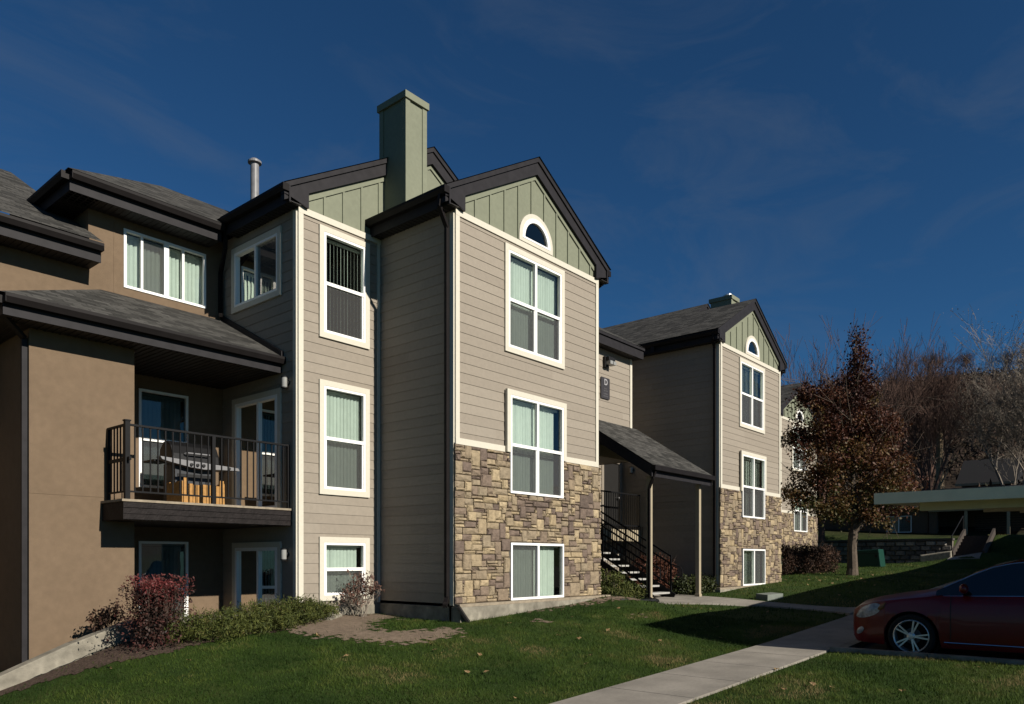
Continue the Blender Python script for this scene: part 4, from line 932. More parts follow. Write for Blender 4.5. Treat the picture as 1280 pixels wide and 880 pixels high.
# ------------------------------------------------------------------ car
car = thing('car', (13.4, 1.3, .13), 'dark red sedan parked under the carport with its nose at the sidewalk', 'car')
M['paint'] = mat('dark red car paint', (.17, .004, .007), .35, .03, 3, spec=.3, coat=.3)
M['carglass'] = mat('dark car glass', (.010, .012, .014), .04, .02, 2, spec=.9)
M['chrome'] = mat('chrome', (.75, .76, .78), .12, .03, 8, metal=1)
M['tyre'] = mat('tyre rubber', (.012, .012, .012), .85, .15, 30)
M['brake'] = mat('dull iron', (.12, .12, .12), .5)
M['alloy'] = mat('alloy wheel', (.55, .55, .55), .3, .05, 8, metal=.7)
M['lens'] = mat('clear headlamp', (.40, .41, .42), .15, .35, 22, spec=.6)
M['amber'] = mat('amber lens', (.20, .09, .03), .2)
XC, YN, ZC = 12.46 + .895, 3.70, .13
def cl(s, t, z): return (XC + t, YN - s, ZC + z)      # s back from the nose, t to the right, z up
ip = lambda s, xs, ys: float(np.interp(s, xs, ys))
S1, S2, RW = .92, 3.77, .33
hw_ = lambda s: ip(s, [0, .05, .15, .3, .55, .95, 1.5, 3.4, 4.0, 4.4, 4.7, 4.82, 4.87], [.50, .64, .745, .815, .865, .888, .895, .895, .885, .855, .79, .70, .60])
zs_ = lambda s: ip(s, [0, .05, .18, .4, .8, 1.3, 2.0, 3.2, 4.0, 4.5, 4.8, 4.87], [.60, .68, .76, .82, .88, .935, .955, .985, .99, .96, .88, .80])
zt_ = lambda s: ip(s, [0, .05, .15, .35, .7, 1.1, 1.32, 1.6, 4.0, 4.3, 4.7, 4.87], [.64, .76, .83, .895, .965, 1.025, 1.06, 1.055, 1.05, 1.03, .975, .84])
def zl_(s):
    z = ip(s, [0, .1, .5, 4.4, 4.87], [.34, .20, .18, .2, .36])
    for w in (S1, S2):
        if abs(s - w) < .375: z = max(z, RW + math.sqrt(.375 ** 2 - (s - w) ** 2))
    return z
ss = sorted(set([round(x, 3) for x in list(np.arange(0, .3, .03)) + list(np.arange(.3, 4.6, .06)) + list(np.arange(4.6, 4.88, .03)) + [4.87] + [w + .375 * math.cos(a) for w in (S1, S2) for a in np.linspace(0, math.pi, 25)]]))
def section(s):
    h, zl, zs, zt2 = hw_(s), zl_(s), zs_(s), zt_(s); side = []
    for f in np.linspace(0, 1, 7):
        z = zl + (zs - zl) * f; bulge = -.045 * max(0, (.42 - z) / .25) ** 2 - .03 * max(0, (z - .6) / .3) ** 2 + (.006 if abs(z - .66) < .03 else 0)
        side.append((-(h + bulge), z))
    ts = side[-1][0]; top = [(ts * k, zs + (zt2 - zs) * (1 - k ** 2.6) + .012 * (1 - k) * 0) for k in (.965, .90, .75, .5, .25, 0)]
    L = side + top; return L + [(-t, z) for t, z in reversed(L[:-1])]
b = MB(); secs = [section(s) for s in ss]
for i in range(len(ss) - 1):
    for j in range(len(secs[0]) - 1):
        b.face([cl(ss[i], *secs[i][j]), cl(ss[i], *secs[i][j + 1]), cl(ss[i + 1], *secs[i + 1][j + 1]), cl(ss[i + 1], *secs[i + 1][j])], smooth=True)
for i in (0, len(ss) - 1): b.face([cl(ss[i], *p) for p in secs[i]])
body = b.build('body', M['paint'], car, merge=True)
b = MB(); b.face([cl(.1, -.6, .2), cl(.1, .6, .2), cl(4.8, .6, .2), cl(4.8, -.6, .2)])
for w in (S1, S2):
    for sg2 in (-1, 1): b.lathe(cl(w, sg2 * .55, RW), (sg2, 0, 0), [(.37, .31), (.372, 0), (0, 0)], 24)
b.build('underbody', M['dark'], car)
# cabin
rz = lambda s: ip(s, [1.24, 1.45, 1.7, 1.95, 2.2, 2.5, 3.0, 3.3, 3.6, 3.9, 4.2], [1.035, 1.17, 1.32, 1.43, 1.485, 1.51, 1.515, 1.495, 1.43, 1.28, 1.03])
cs_ = [1.24, 1.34, 1.45, 1.55, 1.68, 1.8, 1.93, 2.05, 2.18, 2.3, 2.45, 2.6, 2.8, 3.0, 3.15, 3.3, 3.45, 3.6, 3.75, 3.9, 4.05, 4.2]
def csec(s):
    h = hw_(s) - .075; bz = max(zs_(s) - .005, .90); top = rz(s); k = max(0, (top - bz) / .52); e = top - .055 * min(1, k * 1.6)
    if e < bz + .01: e = bz + .01
    te = -(h - .20 * k); return (-h, bz), (te, e), top
roof_b, wind_b = MB(), MB(); glass_s = {1: MB(), -1: MB()}; pil_s = {1: MB(), -1: MB()}
for i in range(len(cs_) - 1):
    a, c = csec(cs_[i]), csec(cs_[i + 1]); s0, s1 = cs_[i], cs_[i + 1]
    for m_ in (1, -1):
        P = [cl(s0, m_ * a[0][0], a[0][1]), cl(s1, m_ * c[0][0], c[0][1]), cl(s1, m_ * c[1][0], c[1][1]), cl(s0, m_ * a[1][0], a[1][1])]
        if not (2.55 < s0 < 2.65 or s0 >= 3.75): glass_s[m_].face(P, smooth=True)
        else: pil_s[m_].face(P)
        for k0, k1 in ((1, .8), (.8, .5), (.5, 0)):
            f = lambda q, k: (m_ * q[1][0] * k, q[1][1] + (q[2] - q[1][1]) * (1 - k ** 2))
            Q = [cl(s0, *f(a, k0)), cl(s1, *f(c, k0)), cl(s1, *f(c, k1)), cl(s0, *f(a, k1))]
            (wind_b if (s1 <= 2.19 or s0 >= 3.45) and k0 < 1 or (s1 <= 2.19 and k0 == 1 and False) else roof_b).face(Q, smooth=True)
roof_b.build('roof', M['paint'], car, merge=True); wind_b.build('windscreen', M['carglass'], car, merge=True); [(glass_s[q].build('side_window', M['carglass'], car, merge=True), pil_s[q].build('pillar', M['black'], car)) for q in (1, -1)]
for m_ in (1, -1):
    b = MB(); b.tube([cl(s, m_ * (csec(s)[0][0] - .012), csec(s)[0][1] + .008) for s in cs_[1:-2]], .009, 6)
    b.tube([cl(s, m_ * (csec(s)[1][0] - .008), csec(s)[1][1] - .004) for s in cs_[1:-2]], .008, 6); b.build('chrome_trim', M['chrome'], car)
    b = MB(); b.tube([cl(s, m_ * (hw_(s) - .004), .27) for s in np.linspace(1.36, 3.35, 12)], .010, 6); b.build('sill_strip', M['chrome'], car)
    b = MB(); c0 = Vector(cl(1.62, m_ * (hw_(1.6) + .05), 1.06))
    rings = []
    for i in range(7):
        ph = -math.pi / 2 + math.pi * i / 6; rings.append((math.cos(ph), math.sin(ph)))
    for i in range(6):
        for j in range(12):
            pt = lambda q, a: tuple(c0 + Vector((q[1] * .11 * m_, math.cos(a) * q[0] * .06, math.sin(a) * q[0] * .075)))
            a0, a1 = 2 * math.pi * j / 12, 2 * math.pi * (j + 1) / 12; b.face([pt(rings[i], a0), pt(rings[i], a1), pt(rings[i + 1], a1), pt(rings[i + 1], a0)], smooth=True)
    b.bar(cl(1.60, m_ * (hw_(1.6) - .10), 1.01), tuple(c0 + Vector((0, 0, -.03))), .05, .04); b.build('mirror', M['paint'], car, merge=True)
    for s in (2.42, 3.42):
        b = MB(); b.tube([cl(s - .1, m_ * (hw_(s) - .02), .80), cl(s - .08, m_ * (hw_(s) + .015), .81), cl(s + .08, m_ * (hw_(s) + .015), .815), cl(s + .1, m_ * (hw_(s) - .02), .81)], .014, 6); b.build('door_handle', M['chrome'], car)
    for s in (1.44, 2.60, 3.5):
        b = MB(); b.tube([cl(s, m_ * (-section(s)[j][0] + .001), section(s)[j][1]) for j in range(1, 7)], .005, 5); b.build('door_seam', M['black'], car)
    # headlamp, turn lamp and fog lamp follow the body surface
    def patch(name, m, s0, s1, f0, f1, lift, n=8):
        b = MB()
        def sp(s, f):
            se = section(s); j = min(int(f * 6), 5); u = f * 6 - j; p, q = se[j], se[j + 1]
            t, z = p[0] + (q[0] - p[0]) * u, p[1] + (q[1] - p[1]) * u; return t, z
        for i in range(n):
            for j in range(n):
                def P(i_, j_):
                    u, v = i_ / n, j_ / n; s = s0 + (s1 - s0) * u; fm = (f0 + f1) / 2 + (v - .5) * (f1 - f0) * (1 - .9 * abs(2 * u - 1) ** 3) + .10 * (u - .5)
                    t, z = sp(s, max(.02, min(.98, fm))); bl = lift * math.sin(math.pi * min(max(u, .03), .97)) * math.sin(math.pi * min(max(v, .03), .97)) + .004
                    return cl(s - bl * .5, m_ * -(t - bl) * -1 if False else m_ * (t - bl), z + bl * .2)
                b.face([P(i, j), P(i + 1, j), P(i + 1, j + 1), P(i, j + 1)], smooth=True)
        return b.build(name, m, car, merge=True)
    patch('headlight', M['lens'], .10, .52, .66, .97, .02); patch('turn_signal', M['amber'], .42, .58, .80, .93, .012); patch('fog_lamp', M['lens'], .10, .24, .22, .40, .012)
    patch('tail_light', M['amber'], 4.5, 4.78, .62, .95, .012)
    for wi, w in enumerate((S1, S2)):
        c0 = cl(w, m_ * .80, RW); ax = (m_, 0, 0)
        b = MB(); b.lathe(c0, ax, [(.235, -.11), (.30, -.11), (.325, -.08), (.33, -.03), (.33, .03), (.322, .065), (.295, .085), (.245, .075), (.235, .05)], 36); wh = b.build('wheel', M['tyre'], car)
        b = MB(); b.lathe(c0, ax, [(.225, .03), (.236, .055), (.247, .078), (.240, .082), (.228, .068), (.222, .03), (.222, -.09)], 36); b.lathe(c0, ax, [(.055, .03), (.06, .062), (.035, .072), (0, .073)], 18)
        for k in range(5):
            for d in (-.145, .145):
                a = math.pi / 2 + 2 * math.pi * k / 5 + d + .3; a2 = math.pi / 2 + 2 * math.pi * k / 5 + d * .8 + .3
                v = Vector(c0); P = v + Vector((m_ * .058, math.cos(a2) * .045, math.sin(a2) * .045)); Q = v + Vector((m_ * .064, math.cos(a) * .232, math.sin(a) * .232)); b.bar(P, Q, .022, .022, up=(m_, 0, 0))
        b.build('rim', M['alloy'], wh)
        b = MB(); b.lathe(c0, ax, [(.12, -.03), (.12, -.02), (0, -.019)], 24); b.build('brake_disc', M['brake'], wh); b = MB(); b.lathe(c0, ax, [(.222, -.088), (0, -.088)], 24); b.build('hub_back', M['dark'], wh)
b = MB(); b.box(XC - .48, XC + .48, YN - .02, YN + .004, ZC + .40, ZC + .56); b.build('grille', M['black'], car); b = MB(); b.box(XC - .5, XC + .5, YN - .05, YN - .01, ZC + .26, ZC + .36); b.build('air_intake', M['black'], car)

# ------------------------------------------------------------------ background: block wall, steps, houses
M['block'] = ramp_mat('split-face block', [(0, (.10, .09, .082)), (.5, (.19, .17, .15)), (1, (.34, .31, .27))], bump=.8, bscale=18, var=.3)
bw = thing('block_wall', (40, 10, 1.5), 'dark split-face block retaining wall behind the green utility box', 'wall')
b = MB(); r = random.Random(8); F = LF(40.15)
for k in range(6):
    y = 7.2 + (.22 if k % 2 else 0)
    while y < 14.0:
        z = 1.15 + k * .225; wd = .44; m_ = .06; d = r.uniform(.0, .05); tn = r.random()
        p = [F(y + .006, z + .006, 0), F(y + wd - .006, z + .006, 0), F(y + wd - .006, z + .215, 0), F(y + .006, z + .215, 0)]
        q = [F(y + m_, z + .03, .07 + d), F(y + wd - m_, z + .03, .07 + d), F(y + wd - m_, z + .19, .05 + d), F(y + m_, z + .19, .05 + d)]
        b.face(q, tone=tn)
        for i in range(4): b.face([p[i], p[(i + 1) % 4], q[(i + 1) % 4], q[i]], tone=tn)
        y += wd
b.build('block_courses', M['block'], bw); b = MB(); b.box(40.16, 40.5, 7.2, 14.2, .9, 2.52); b.build('core', M['mortar'], bw)
b = MB(); y = 7.15
while y < 14: b.box(40.02, 40.5, y + .004, min(y + .6, 14.2) - .004, 2.523, 2.62); y += .6
b.build('cap_stones', M['block'], bw)
o = MB(); o.hexa([(39.5, 7.15, 1.2), (39.85, 7.15, 1.2), (39.85, 8.5, 1.1), (39.5, 8.4, 1.1), (39.55, 7.15, 2.0), (39.85, 7.15, 2.04), (39.85, 8.5, 1.84), (39.55, 8.4, 1.8)])
tag(o.build('low_wall', M['conc'], bevel=.04), 'low pale concrete garden wall at the foot of the bank steps', 'wall')
gs = thing('garden_steps', (41, 6.5, 1.7), 'dark flight of garden steps climbing the grass bank', 'steps')
M['timber'] = mat('dark timber', (.07, .055, .045), .85, .2, 10)
b = MB()
for k in range(7): b.box(39.9 + k * .4, 40.3 + k * .4 + .4, 5.98, 7.12, 1.3, 1.84 + k * .155)
b.build('treads', M['timber'], gs)
for y in (5.9, 7.14):
    b = MB(); b.bar((39.8, y, 1.86), (42.8, y, 2.98), .10, .3); b.build('kerb', M['timber'], gs)
b = MB(); b.tube([(39.9, 7.18, 1.8), (39.9, 7.18, 2.7), (42.6, 7.18, 3.75), (42.6, 7.18, 2.7)], .025, 6); b.build('handrail', M['rail'], gs)
slab_strip('bank_path', [(x, 5.85) for x in (38.4, 39.0, 39.6, 39.9)], [(x, 7.1) for x in (38.4, 39.0, 39.6, 39.9)], lambda x, y: zg(x, y) + .04, .1, M['walk'])

M['brick'] = mat('dark tan brick', (.15, .105, .075), .9, .25, 18, .3, 30)
M['hroof'] = mat('dark house shingle', (.010, .010, .012), .95, .25, 8)
hs = thing('house', (50, 9, 3), 'low brick house with a white framed window above the block wall', 'house')
b = MB(); F = LF(50.0); plane_holes(b, F, 10.2, 16.5, 2.0, 4.75, [(11.1, 12.5, 3.25, 4.25)]); b.box(50.01, 58, 16.3, 16.5, 2, 4.75); b.box(50.02, 58, 10.2, 10.4, 2, 4.75); b.box(52.3, 52.5, 4.6, 10.2, 2, 4.75); b.box(49.9, 50.4, 9.75, 10.15, 2, 4.5)
b.build('wall', M['brick'], hs)
window(hs, F, 11.1, 12.5, 3.25, 4.25, 'slide', '', 'part', .01, seed=91)
b = MB(); b.box(49.7, 50.0, 4.4, 10.15, 4.42, 4.68); b.build('porch_beam', M['beige'], hs)
for y in (4.6, 6.2, 8.25):
    b = MB(); b.box(49.78, 49.92, y - .07, y + .07, 2.3, 4.415); b.build('post', M['beige'], hs)
for y0 in (4.75, 6.45):
    b = MB()
    for k in range(8): b.box(51.0, 51.04, y0, y0 + 1.55, 3.25 + k * .14, 3.33 + k * .14)
    b.build('louvre_screen', M['timber'], hs)
b = MB(); b.face([(49.5, 4.2, 4.72), (49.5, 16.8, 4.72), (54, 16.8, 6.1), (54, 4.2, 6.1)]); b.face([(58.5, 4.2, 4.72), (58.5, 16.8, 4.72), (54, 16.8, 6.1), (54, 4.2, 6.1)]); b.face([(49.5, 4.2, 4.70), (49.5, 16.8, 4.70), (58.5, 16.8, 4.70), (58.5, 4.2, 4.70)]); b.build('roof', M['hroof'], hs)

h2 = thing('house', (63, 9, 5), 'dark-roofed house higher on the wooded hill behind the bare trees', 'house')
b = MB(); b.box(62.4, 68, 7.6, 10.6, 3.5, 6.9); b.build('wall', M['brick'], h2)
b = MB(); b.face([(61.8, 7.2, 7.0), (61.8, 10.9, 7.0), (65, 10.9, 9.0), (65, 7.2, 9.0)]); b.face([(68.4, 7.2, 7.0), (68.4, 10.9, 7.0), (65, 10.9, 9.0), (65, 7.2, 9.0)]); b.face([(61.9, 7.4, 7), (68.3, 7.4, 7), (65, 7.4, 8.95)]); b.build('roof', M['hroof'], h2)
b = MB(); b.box(61.74, 61.8, 7.2, 10.9, 6.85, 7.02); b.build('fascia', M['beige'], h2)

# ------------------------------------------------------------------ plants
def leaf_cloud(name, centres, spread, per, size, m, parent=None, tones=None, aspect=.6, seed=0, up=None, taper=0):
    """many small leaf quads around clump centres"""
    r = np.random.default_rng(seed); C = np.repeat(np.asarray(centres, float), per, 0); n = len(C)
    sp_ = np.asarray(spread, float); P = C + r.normal(0, 1, (n, 3)) * sp_
    d = r.normal(0, 1, (n, 3))
    if up is not None: d = d * .6 + np.asarray(up)
    d /= np.linalg.norm(d, axis=1)[:, None]; e = r.normal(0, 1, (n, 3)); e -= (e * d).sum(1)[:, None] * d; e /= np.linalg.norm(e, axis=1)[:, None]
    L = size * r.uniform(.6, 1.3, n)[:, None]; W = L * aspect
    q = np.stack([P - d * L * .5, P + e * W * .5, P + d * L * .5 + e * W * .1, P - e * W * .5], 1)
    v = q.reshape(-1, 3); f = np.arange(n * 4).reshape(n, 4)
    t = None
    if tones is not None: t = np.clip(np.repeat(np.asarray(tones, float), per) + r.normal(0, .09, n), 0, 1)
    return numpy_mesh(name, v, f, m, t, parent)
M['bark'] = mat('grey bark', (.13, .10, .075), .95, .25, 12, .6, 30)
M['bark_dk'] = mat('dark twig bark', (.11, .078, .062), .95, .25, 12)
M['bark_pale'] = mat('pale twig bark', (.30, .255, .205), .95, .25, 12)
M['bark_red'] = mat('reddish twig bark', (.15, .088, .066), .95, .25, 12)
M['rust'] = ramp_mat('rust maple leaves', [(0, (.045, .015, .011)), (.3, (.085, .027, .015)), (.55, (.135, .05, .020)), (.75, (.15, .09, .025)), (1, (.065, .072, .02))], rough=.6, trans=.2, var=.25)
def limbs(b, p, d, ln, r, depth, rr, split=3, ang=.5, up=.12, tips=None, sides=None, minr=.006):
    n = 3; pts = [Vector(p)]; rad = [r]; dd = Vector(d).normalized()
    for i in range(n):
        dd = (dd + Vector((rr.uniform(-.16, .16), rr.uniform(-.16, .16), rr.uniform(-.05, .12) + up * .4))).normalized(); pts.append(pts[-1] + dd * ln / n); rad.append(max(minr, r * (1 - .42 * (i + 1) / n)))
    b.tube(pts, rad, sides or (7 if depth > 3 else 5 if depth > 1 else 3), cap=False)
    if depth == 0:
        if tips is not None: tips.append(pts[-1])
        return
    k = split + (1 if rr.random() < .35 else 0)
    for i in range(k):
        at_ = pts[-1] if i < 2 else pts[rr.choice((1, 2))]; a = rr.uniform(.55, 1.15) * ang; ax = dd.orthogonal().normalized(); ax.rotate(Matrix.Rotation(rr.uniform(0, 6.283), 3, dd))
        nd = (dd * math.cos(a) + ax * math.sin(a) + Vector((0, 0, up))).normalized()
        limbs(b, at_, nd, ln * rr.uniform(.62, .86), max(minr, rad[-1] * rr.uniform(.6, .85)), depth - 1, rr, split, ang, up, tips, None, minr)
def bare_tree(name, loc, h, r, m, label, seed, depth=5, ang=.42, split=3, group=None, up=.16, minr=.010, leaves=None):
    t = thing(name, (0, 0, 0), label, 'tree', group); rr = random.Random(seed)
    b = MB(); th = h * .16; b.tube([(0, 0, -.4), (.02, 0, th * .5), (.03 * h * rr.uniform(-.3, .3), .02, th)], [r * 1.25, r, r * .85], 9, cap=False); b.build('trunk', m, t)
    b = MB(); tips = []
    for i in range(4):
        a = 6.283 * i / 4 + rr.uniform(-.5, .5); limbs(b, (0, 0, th * rr.uniform(.75, 1)), (math.cos(a) * .42, math.sin(a) * .42, 1), h * .27, r * .62, depth, rr, split, ang, up, tips, None, minr)
    b.build('branches', m, t)
    if leaves:
        tp = [tips[i] for i in range(0, len(tips), leaves[0])]
        leaf_cloud('crown', [tuple(p) for p in tp], leaves[3], leaves[1], leaves[2], leaves[4], t, [rr.uniform(.1, .9) for _ in tp], seed=seed)
    t.location = loc; return t

# the rust-leaved tree in front of the second building
tx, ty = 28.4, 8.23; tz = zg(tx, ty)
tr = thing('maple_tree', (tx, ty, tz), 'tree with rust and bronze autumn leaves and a pale forked trunk on the lawn', 'tree')
rr = random.Random(21); Rt = Vector((.6468, -.7627, 0)); Fw = Vector((.7627, .6468, 0)); O = Vector((tx, ty, tz)); W_ = lambda u, w, z: tuple(O + Rt * u + Fw * w + Vector((0, 0, z)))
b = MB(); b.tube([W_(0, 0, -.2), W_(0.02, 0, .25), W_(.0, 0, 1.0), W_(.06, 0, 1.55)], [.25, .19, .165, .17], 10, cap=False)
b.tube([W_(.05, 0, 1.4), W_(.16, .05, 2.0), W_(.1, .1, 3.2), W_(.0, .1, 5.0), W_(.1, 0, 7.2), W_(.14, 0, 8.6)], [.13, .105, .09, .065, .035, .01], 8, cap=False)
b.tube([W_(.06, 0, 1.45), W_(.42, -.1, 2.05), W_(.75, -.1, 2.7), W_(1.0, 0, 3.6), W_(1.1, .1, 4.6)], [.12, .10, .07, .05, .02], 8, cap=False)
b.tube([W_(.12, .05, 2.1), W_(-.1, 0, 2.9), W_(-.55, .1, 3.9), W_(-.9, .1, 5.4)], [.07, .06, .045, .015], 7, cap=False)
for i in range(26):
    z = rr.uniform(2.3, 6.6); a = rr.uniform(0, 6.283); ln = rr.uniform(.8, 1.7) * (1 - max(0, z - 5) * .22); limbs(b, W_(.05, .05, z), (math.cos(a), math.sin(a), .35), ln, .028, 2, rr, 2, .6, .05, None, 4, .006)
b.build('trunk', M['bark'], tr)
lobes = [((.24, 0, 8.35), (.24, .26, .6)), ((.26, 0, 7.7), (.42, .42, .6)), ((.22, 0, 7.0), (.5, .55, .6)), ((-.15, 0, 6.3), (1.0, 1.0, .7)), ((-1.5, 0, 6.3), (.65, .6, .45)), ((-1.0, .0, 6.1), (.75, .8, .55)), ((-.5, 0, 5.3), (1.6, 1.5, .95)), ((.75, 0, 5.2), (.95, 1.1, .9)), ((-1.55, 0, 4.8), (.85, .9, .8)),
         ((-.3, 0, 4.0), (1.8, 1.6, .95)), ((1.15, 0, 3.9), (1.0, 1.1, .75)), ((-1.3, 0, 3.3), (1.0, .9, .65)), ((.9, -.2, 2.9), (1.1, 1.0, .55)), ((1.75, -.2, 2.6), (.65, .6, .35)), ((-2.0, -.3, 2.9), (.6, .6, .25)), ((-.2, 0, 2.6), (1.0, .9, .5)), ((-.75, -.2, 2.0), (.7, .6, .38)), ((.75, -.3, 2.05), (.65, .6, .35)), ((-1.5, -.1, 2.5), (.7, .6, .35))]
cs = []; tn = []; vol = np.array([l[1][0] * l[1][1] * l[1][2] for l in lobes]) ** .62; vol /= vol.sum()
while len(cs) < 480:
    c, rd = lobes[int(np.searchsorted(np.cumsum(vol), rr.random()))]
    d = Vector((rr.gauss(0, 1), rr.gauss(0, 1), rr.gauss(0, 1))).normalized() * (rr.random() ** .5)
    p = (c[0] + d.x * rd[0], c[1] + d.y * rd[1], c[2] + d.z * rd[2]); cs.append(W_(*p))
    tn.append(min(1, max(0, .80 - .12 * (p[2] - 2.2) + rr.gauss(0, .17))))
leaf_cloud('crown', cs, (.165, .165, .14), 74, .098, M['rust'], tr, tn, .7, seed=3)

hz_ = lambda x, y: zg(x, y) - .1
bare_tree('bare_tree', (53.8, 10.8, hz_(53.8, 10.8)), 10.6, .2, M['bark_red'], 'tallest bare reddish-brown tree with many upright stems behind the carport', 5, 6, .62, 3, up=.12, minr=.007)
bare_tree('bare_tree', (46.5, 15.2, hz_(46.5, 15.2)), 12.8, .17, M['bark_red'], 'bare tree rising just left of the top of the rust-leaved tree', 14, 5, .52, 3, up=.14, minr=.009)
bare_tree('bare_tree', (45.0, 16.5, hz_(45.0, 16.5)), 9.4, .15, M['bark_dk'], 'bare twiggy tree against the sky beside the far gable', 33, 5, .55, 3, up=.12, minr=.009)
bare_tree('bare_tree', (54.5, 6.3, hz_(54.5, 6.3)), 12.2, .20, M['bark_pale'], 'pale grey bare tree with clinging dry leaves at the right edge', 41, 6, .6, 3, up=.09, minr=.007, leaves=(3, 4, .10, (.28, .28, .22), ramp_mat('dry pale leaves', [(0, (.24, .18, .13)), (1, (.40, .33, .25))], trans=.2)))
bare_tree('red_oak', (58.5, 12.0, hz_(58.5, 12.0)), 9.2, .22, M['bark_red'], 'dense russet tree with dead leaves behind the tallest bare tree', 52, 5, .55, 3, up=.13, minr=.011, leaves=(2, 5, .14, (.35, .35, .3), ramp_mat('dead russet leaves', [(0, (.06, .026, .018)), (.6, (.12, .05, .032)), (1, (.16, .085, .045))], trans=.15)))
sn = thing('dead_tree', (0, 0, 0), 'pale dead trunk with a broken top standing behind the carport', 'tree'); rr = random.Random(3)
b = MB(); b.tube([(0, 0, -.5), (.03, 0, 2.5), (-.02, .02, 4.6), (.05, .03, 6.2), (.1, .02, 6.9)], [.30, .24, .21, .20, .10], 10); b.build('trunk', mat('bare pale wood', (.40, .30, .19), .9, .3, 5, .4, 12), sn)
b = MB()
for z, a in ((2.2, 3.9), (2.9, .6), (3.4, 2.5), (4.4, 5.4)): limbs(b, (0, 0, z), (math.cos(a), math.sin(a), .8), 1.3, .06, 2, rr, 2, .5, .1, None, 5, .012)
b.build('branches', M['bark_pale'], sn); sn.location = (56.0, 10.75, hz_(56, 10.75))
proto = bare_tree('bare_tree', (0, 0, 0), 9.6, .17, M['bark_dk'], 'dark bare tree on the wooded hill', 61, 5, .62, 3, up=.08, minr=.013, group='bare trees on the hill')
proto2 = bare_tree('bare_tree', (0, 0, 0), 8.4, .16, M['bark_red'], 'reddish bare tree on the wooded hill', 67, 5, .66, 3, up=.06, minr=.013, group='reddish bare trees on the hill', leaves=(9, 2, .15, (.35, .35, .3), M['rust']))
r = random.Random(99); spots = []
for px_, D in [(985, 66), (1035, 74), (1085, 68), (1105, 84), (1140, 78), (1180, 86), (1215, 72), (1240, 84), (1272, 70), (1300, 76), (1330, 82), (1120, 98), (1165, 104), (1205, 108), (1250, 100), (1290, 108), (1070, 92)]:
    k = (px_ - 640) / 948.09; spots.append((D * (.7627 + k * .6468), D * (.6468 - k * .7627)))
first = [True, True]
for i, (x, y) in enumerate(spots):
    j = i % 2; src = (proto, proto2)[j]
    o = src if first[j] else copy_tree(src); first[j] = False
    o.location = (x, y, hz_(x, y)); o.rotation_euler = (0, 0, r.uniform(0, 6.28)); sc_ = r.uniform(.5, .75); o.scale = (sc_, sc_, sc_)
# scrub on the hill, uncountable
n = 2600; rg = np.random.default_rng(5); kk = (rg.uniform(960, 1400, n) - 640) / 948.09; D = rg.uniform(47, 135, n) ** 1.0; X = D * (.7627 + kk * .6468); Y = D * (.6468 - kk * .7627)
ok = ((X > 59.5) | (Y > 17) | (Y < 3.5)) & ((X < 61) | (X > 69) | (Y < 7) | (Y > 14)) & (X > 47); X, Y = X[ok], Y[ok]; Z = zground(X, Y) + .6
M['scrub'] = ramp_mat('bare scrub', [(0, (.030, .018, .014)), (.5, (.055, .034, .025)), (.85, (.09, .055, .035)), (1, (.05, .05, .03))], rough=.95)
so = leaf_cloud('hillside_scrub', np.c_[X, Y, Z], (.8, .8, .5), 16, .55, M['scrub'], None, rg.uniform(0, 1, len(X)), .25, 5, up=(0, 0, .5)); tag(so, kind='stuff')

# shrubs
M['juniper'] = ramp_mat('juniper needles', [(0, (.035, .052, .012)), (.5, (.085, .105, .02)), (.85, (.14, .15, .032)), (1, (.18, .13, .05))], rough=.7, trans=.12, var=.25)
M['redleaf'] = ramp_mat('crimson leaves', [(0, (.035, .022, .016)), (.4, (.095, .038, .03)), (.7, (.15, .036, .034)), (1, (.25, .045, .045))], rough=.6, trans=.2, var=.2)
M['brownleaf'] = ramp_mat('brown hedge leaves', [(0, (.028, .017, .012)), (.5, (.075, .042, .028)), (1, (.14, .07, .04))], rough=.8, trans=.1, var=.25)
M['burgundy'] = ramp_mat('burgundy leaves', [(0, (.06, .022, .014)), (.5, (.13, .045, .025)), (1, (.20, .08, .04))], rough=.7, trans=.15, var=.2)
M['boxleaf'] = ramp_mat('boxwood leaves', [(0, (.016, .026, .007)), (.5, (.038, .052, .012)), (1, (.08, .09, .02))], rough=.6, trans=.1, var=.2)
def shrub(name, label, lobes, n, per, size, m, stems=14, stem_m='bark_dk', aspect=.35, seed=1, spread=.05, up=(0, 0, .35), cat='shrub', tone=(.15, .85), shell=.5):
    c0 = lobes[0][0]; t = thing(name, (c0[0], c0[1], zg(c0[0], c0[1])), label, cat); r = random.Random(seed)
    vol = np.array([l[1][0] * l[1][1] * l[1][2] for l in lobes]) ** .75; vol /= vol.sum(); cs, tn = [], []
    while len(cs) < n:
        c, rd = lobes[int(np.searchsorted(np.cumsum(vol), r.random()))]; d = Vector((r.gauss(0, 1), r.gauss(0, 1), r.gauss(0, 1))).normalized() * (r.random() ** shell)
        p = (c[0] + d.x * rd[0], c[1] + d.y * rd[1], c[2] + d.z * rd[2])
        if p[2] < zg(p[0], p[1]) + .03: continue
        cs.append(p); tn.append(r.uniform(*tone))
    leaf_cloud('foliage', cs, spread, per, size, m, t, tn, aspect, seed, up)
    b = MB()
    for i in range(stems):
        c, rd = r.choice(lobes); zb = zg(c[0], c[1]); limbs(b, (c[0] + r.uniform(-.3, .3) * rd[0], c[1] + r.uniform(-.3, .3) * rd[1], zb - .05), (r.uniform(-.6, .6), r.uniform(-.6, .6), 1), max(.15, (c[2] + rd[2] - zb) * .5), .012, 2, r, 2, .5, .1, None, 4, .004)
    if stems: b.build('stems', M[stem_m], t)
    return t
jl = []
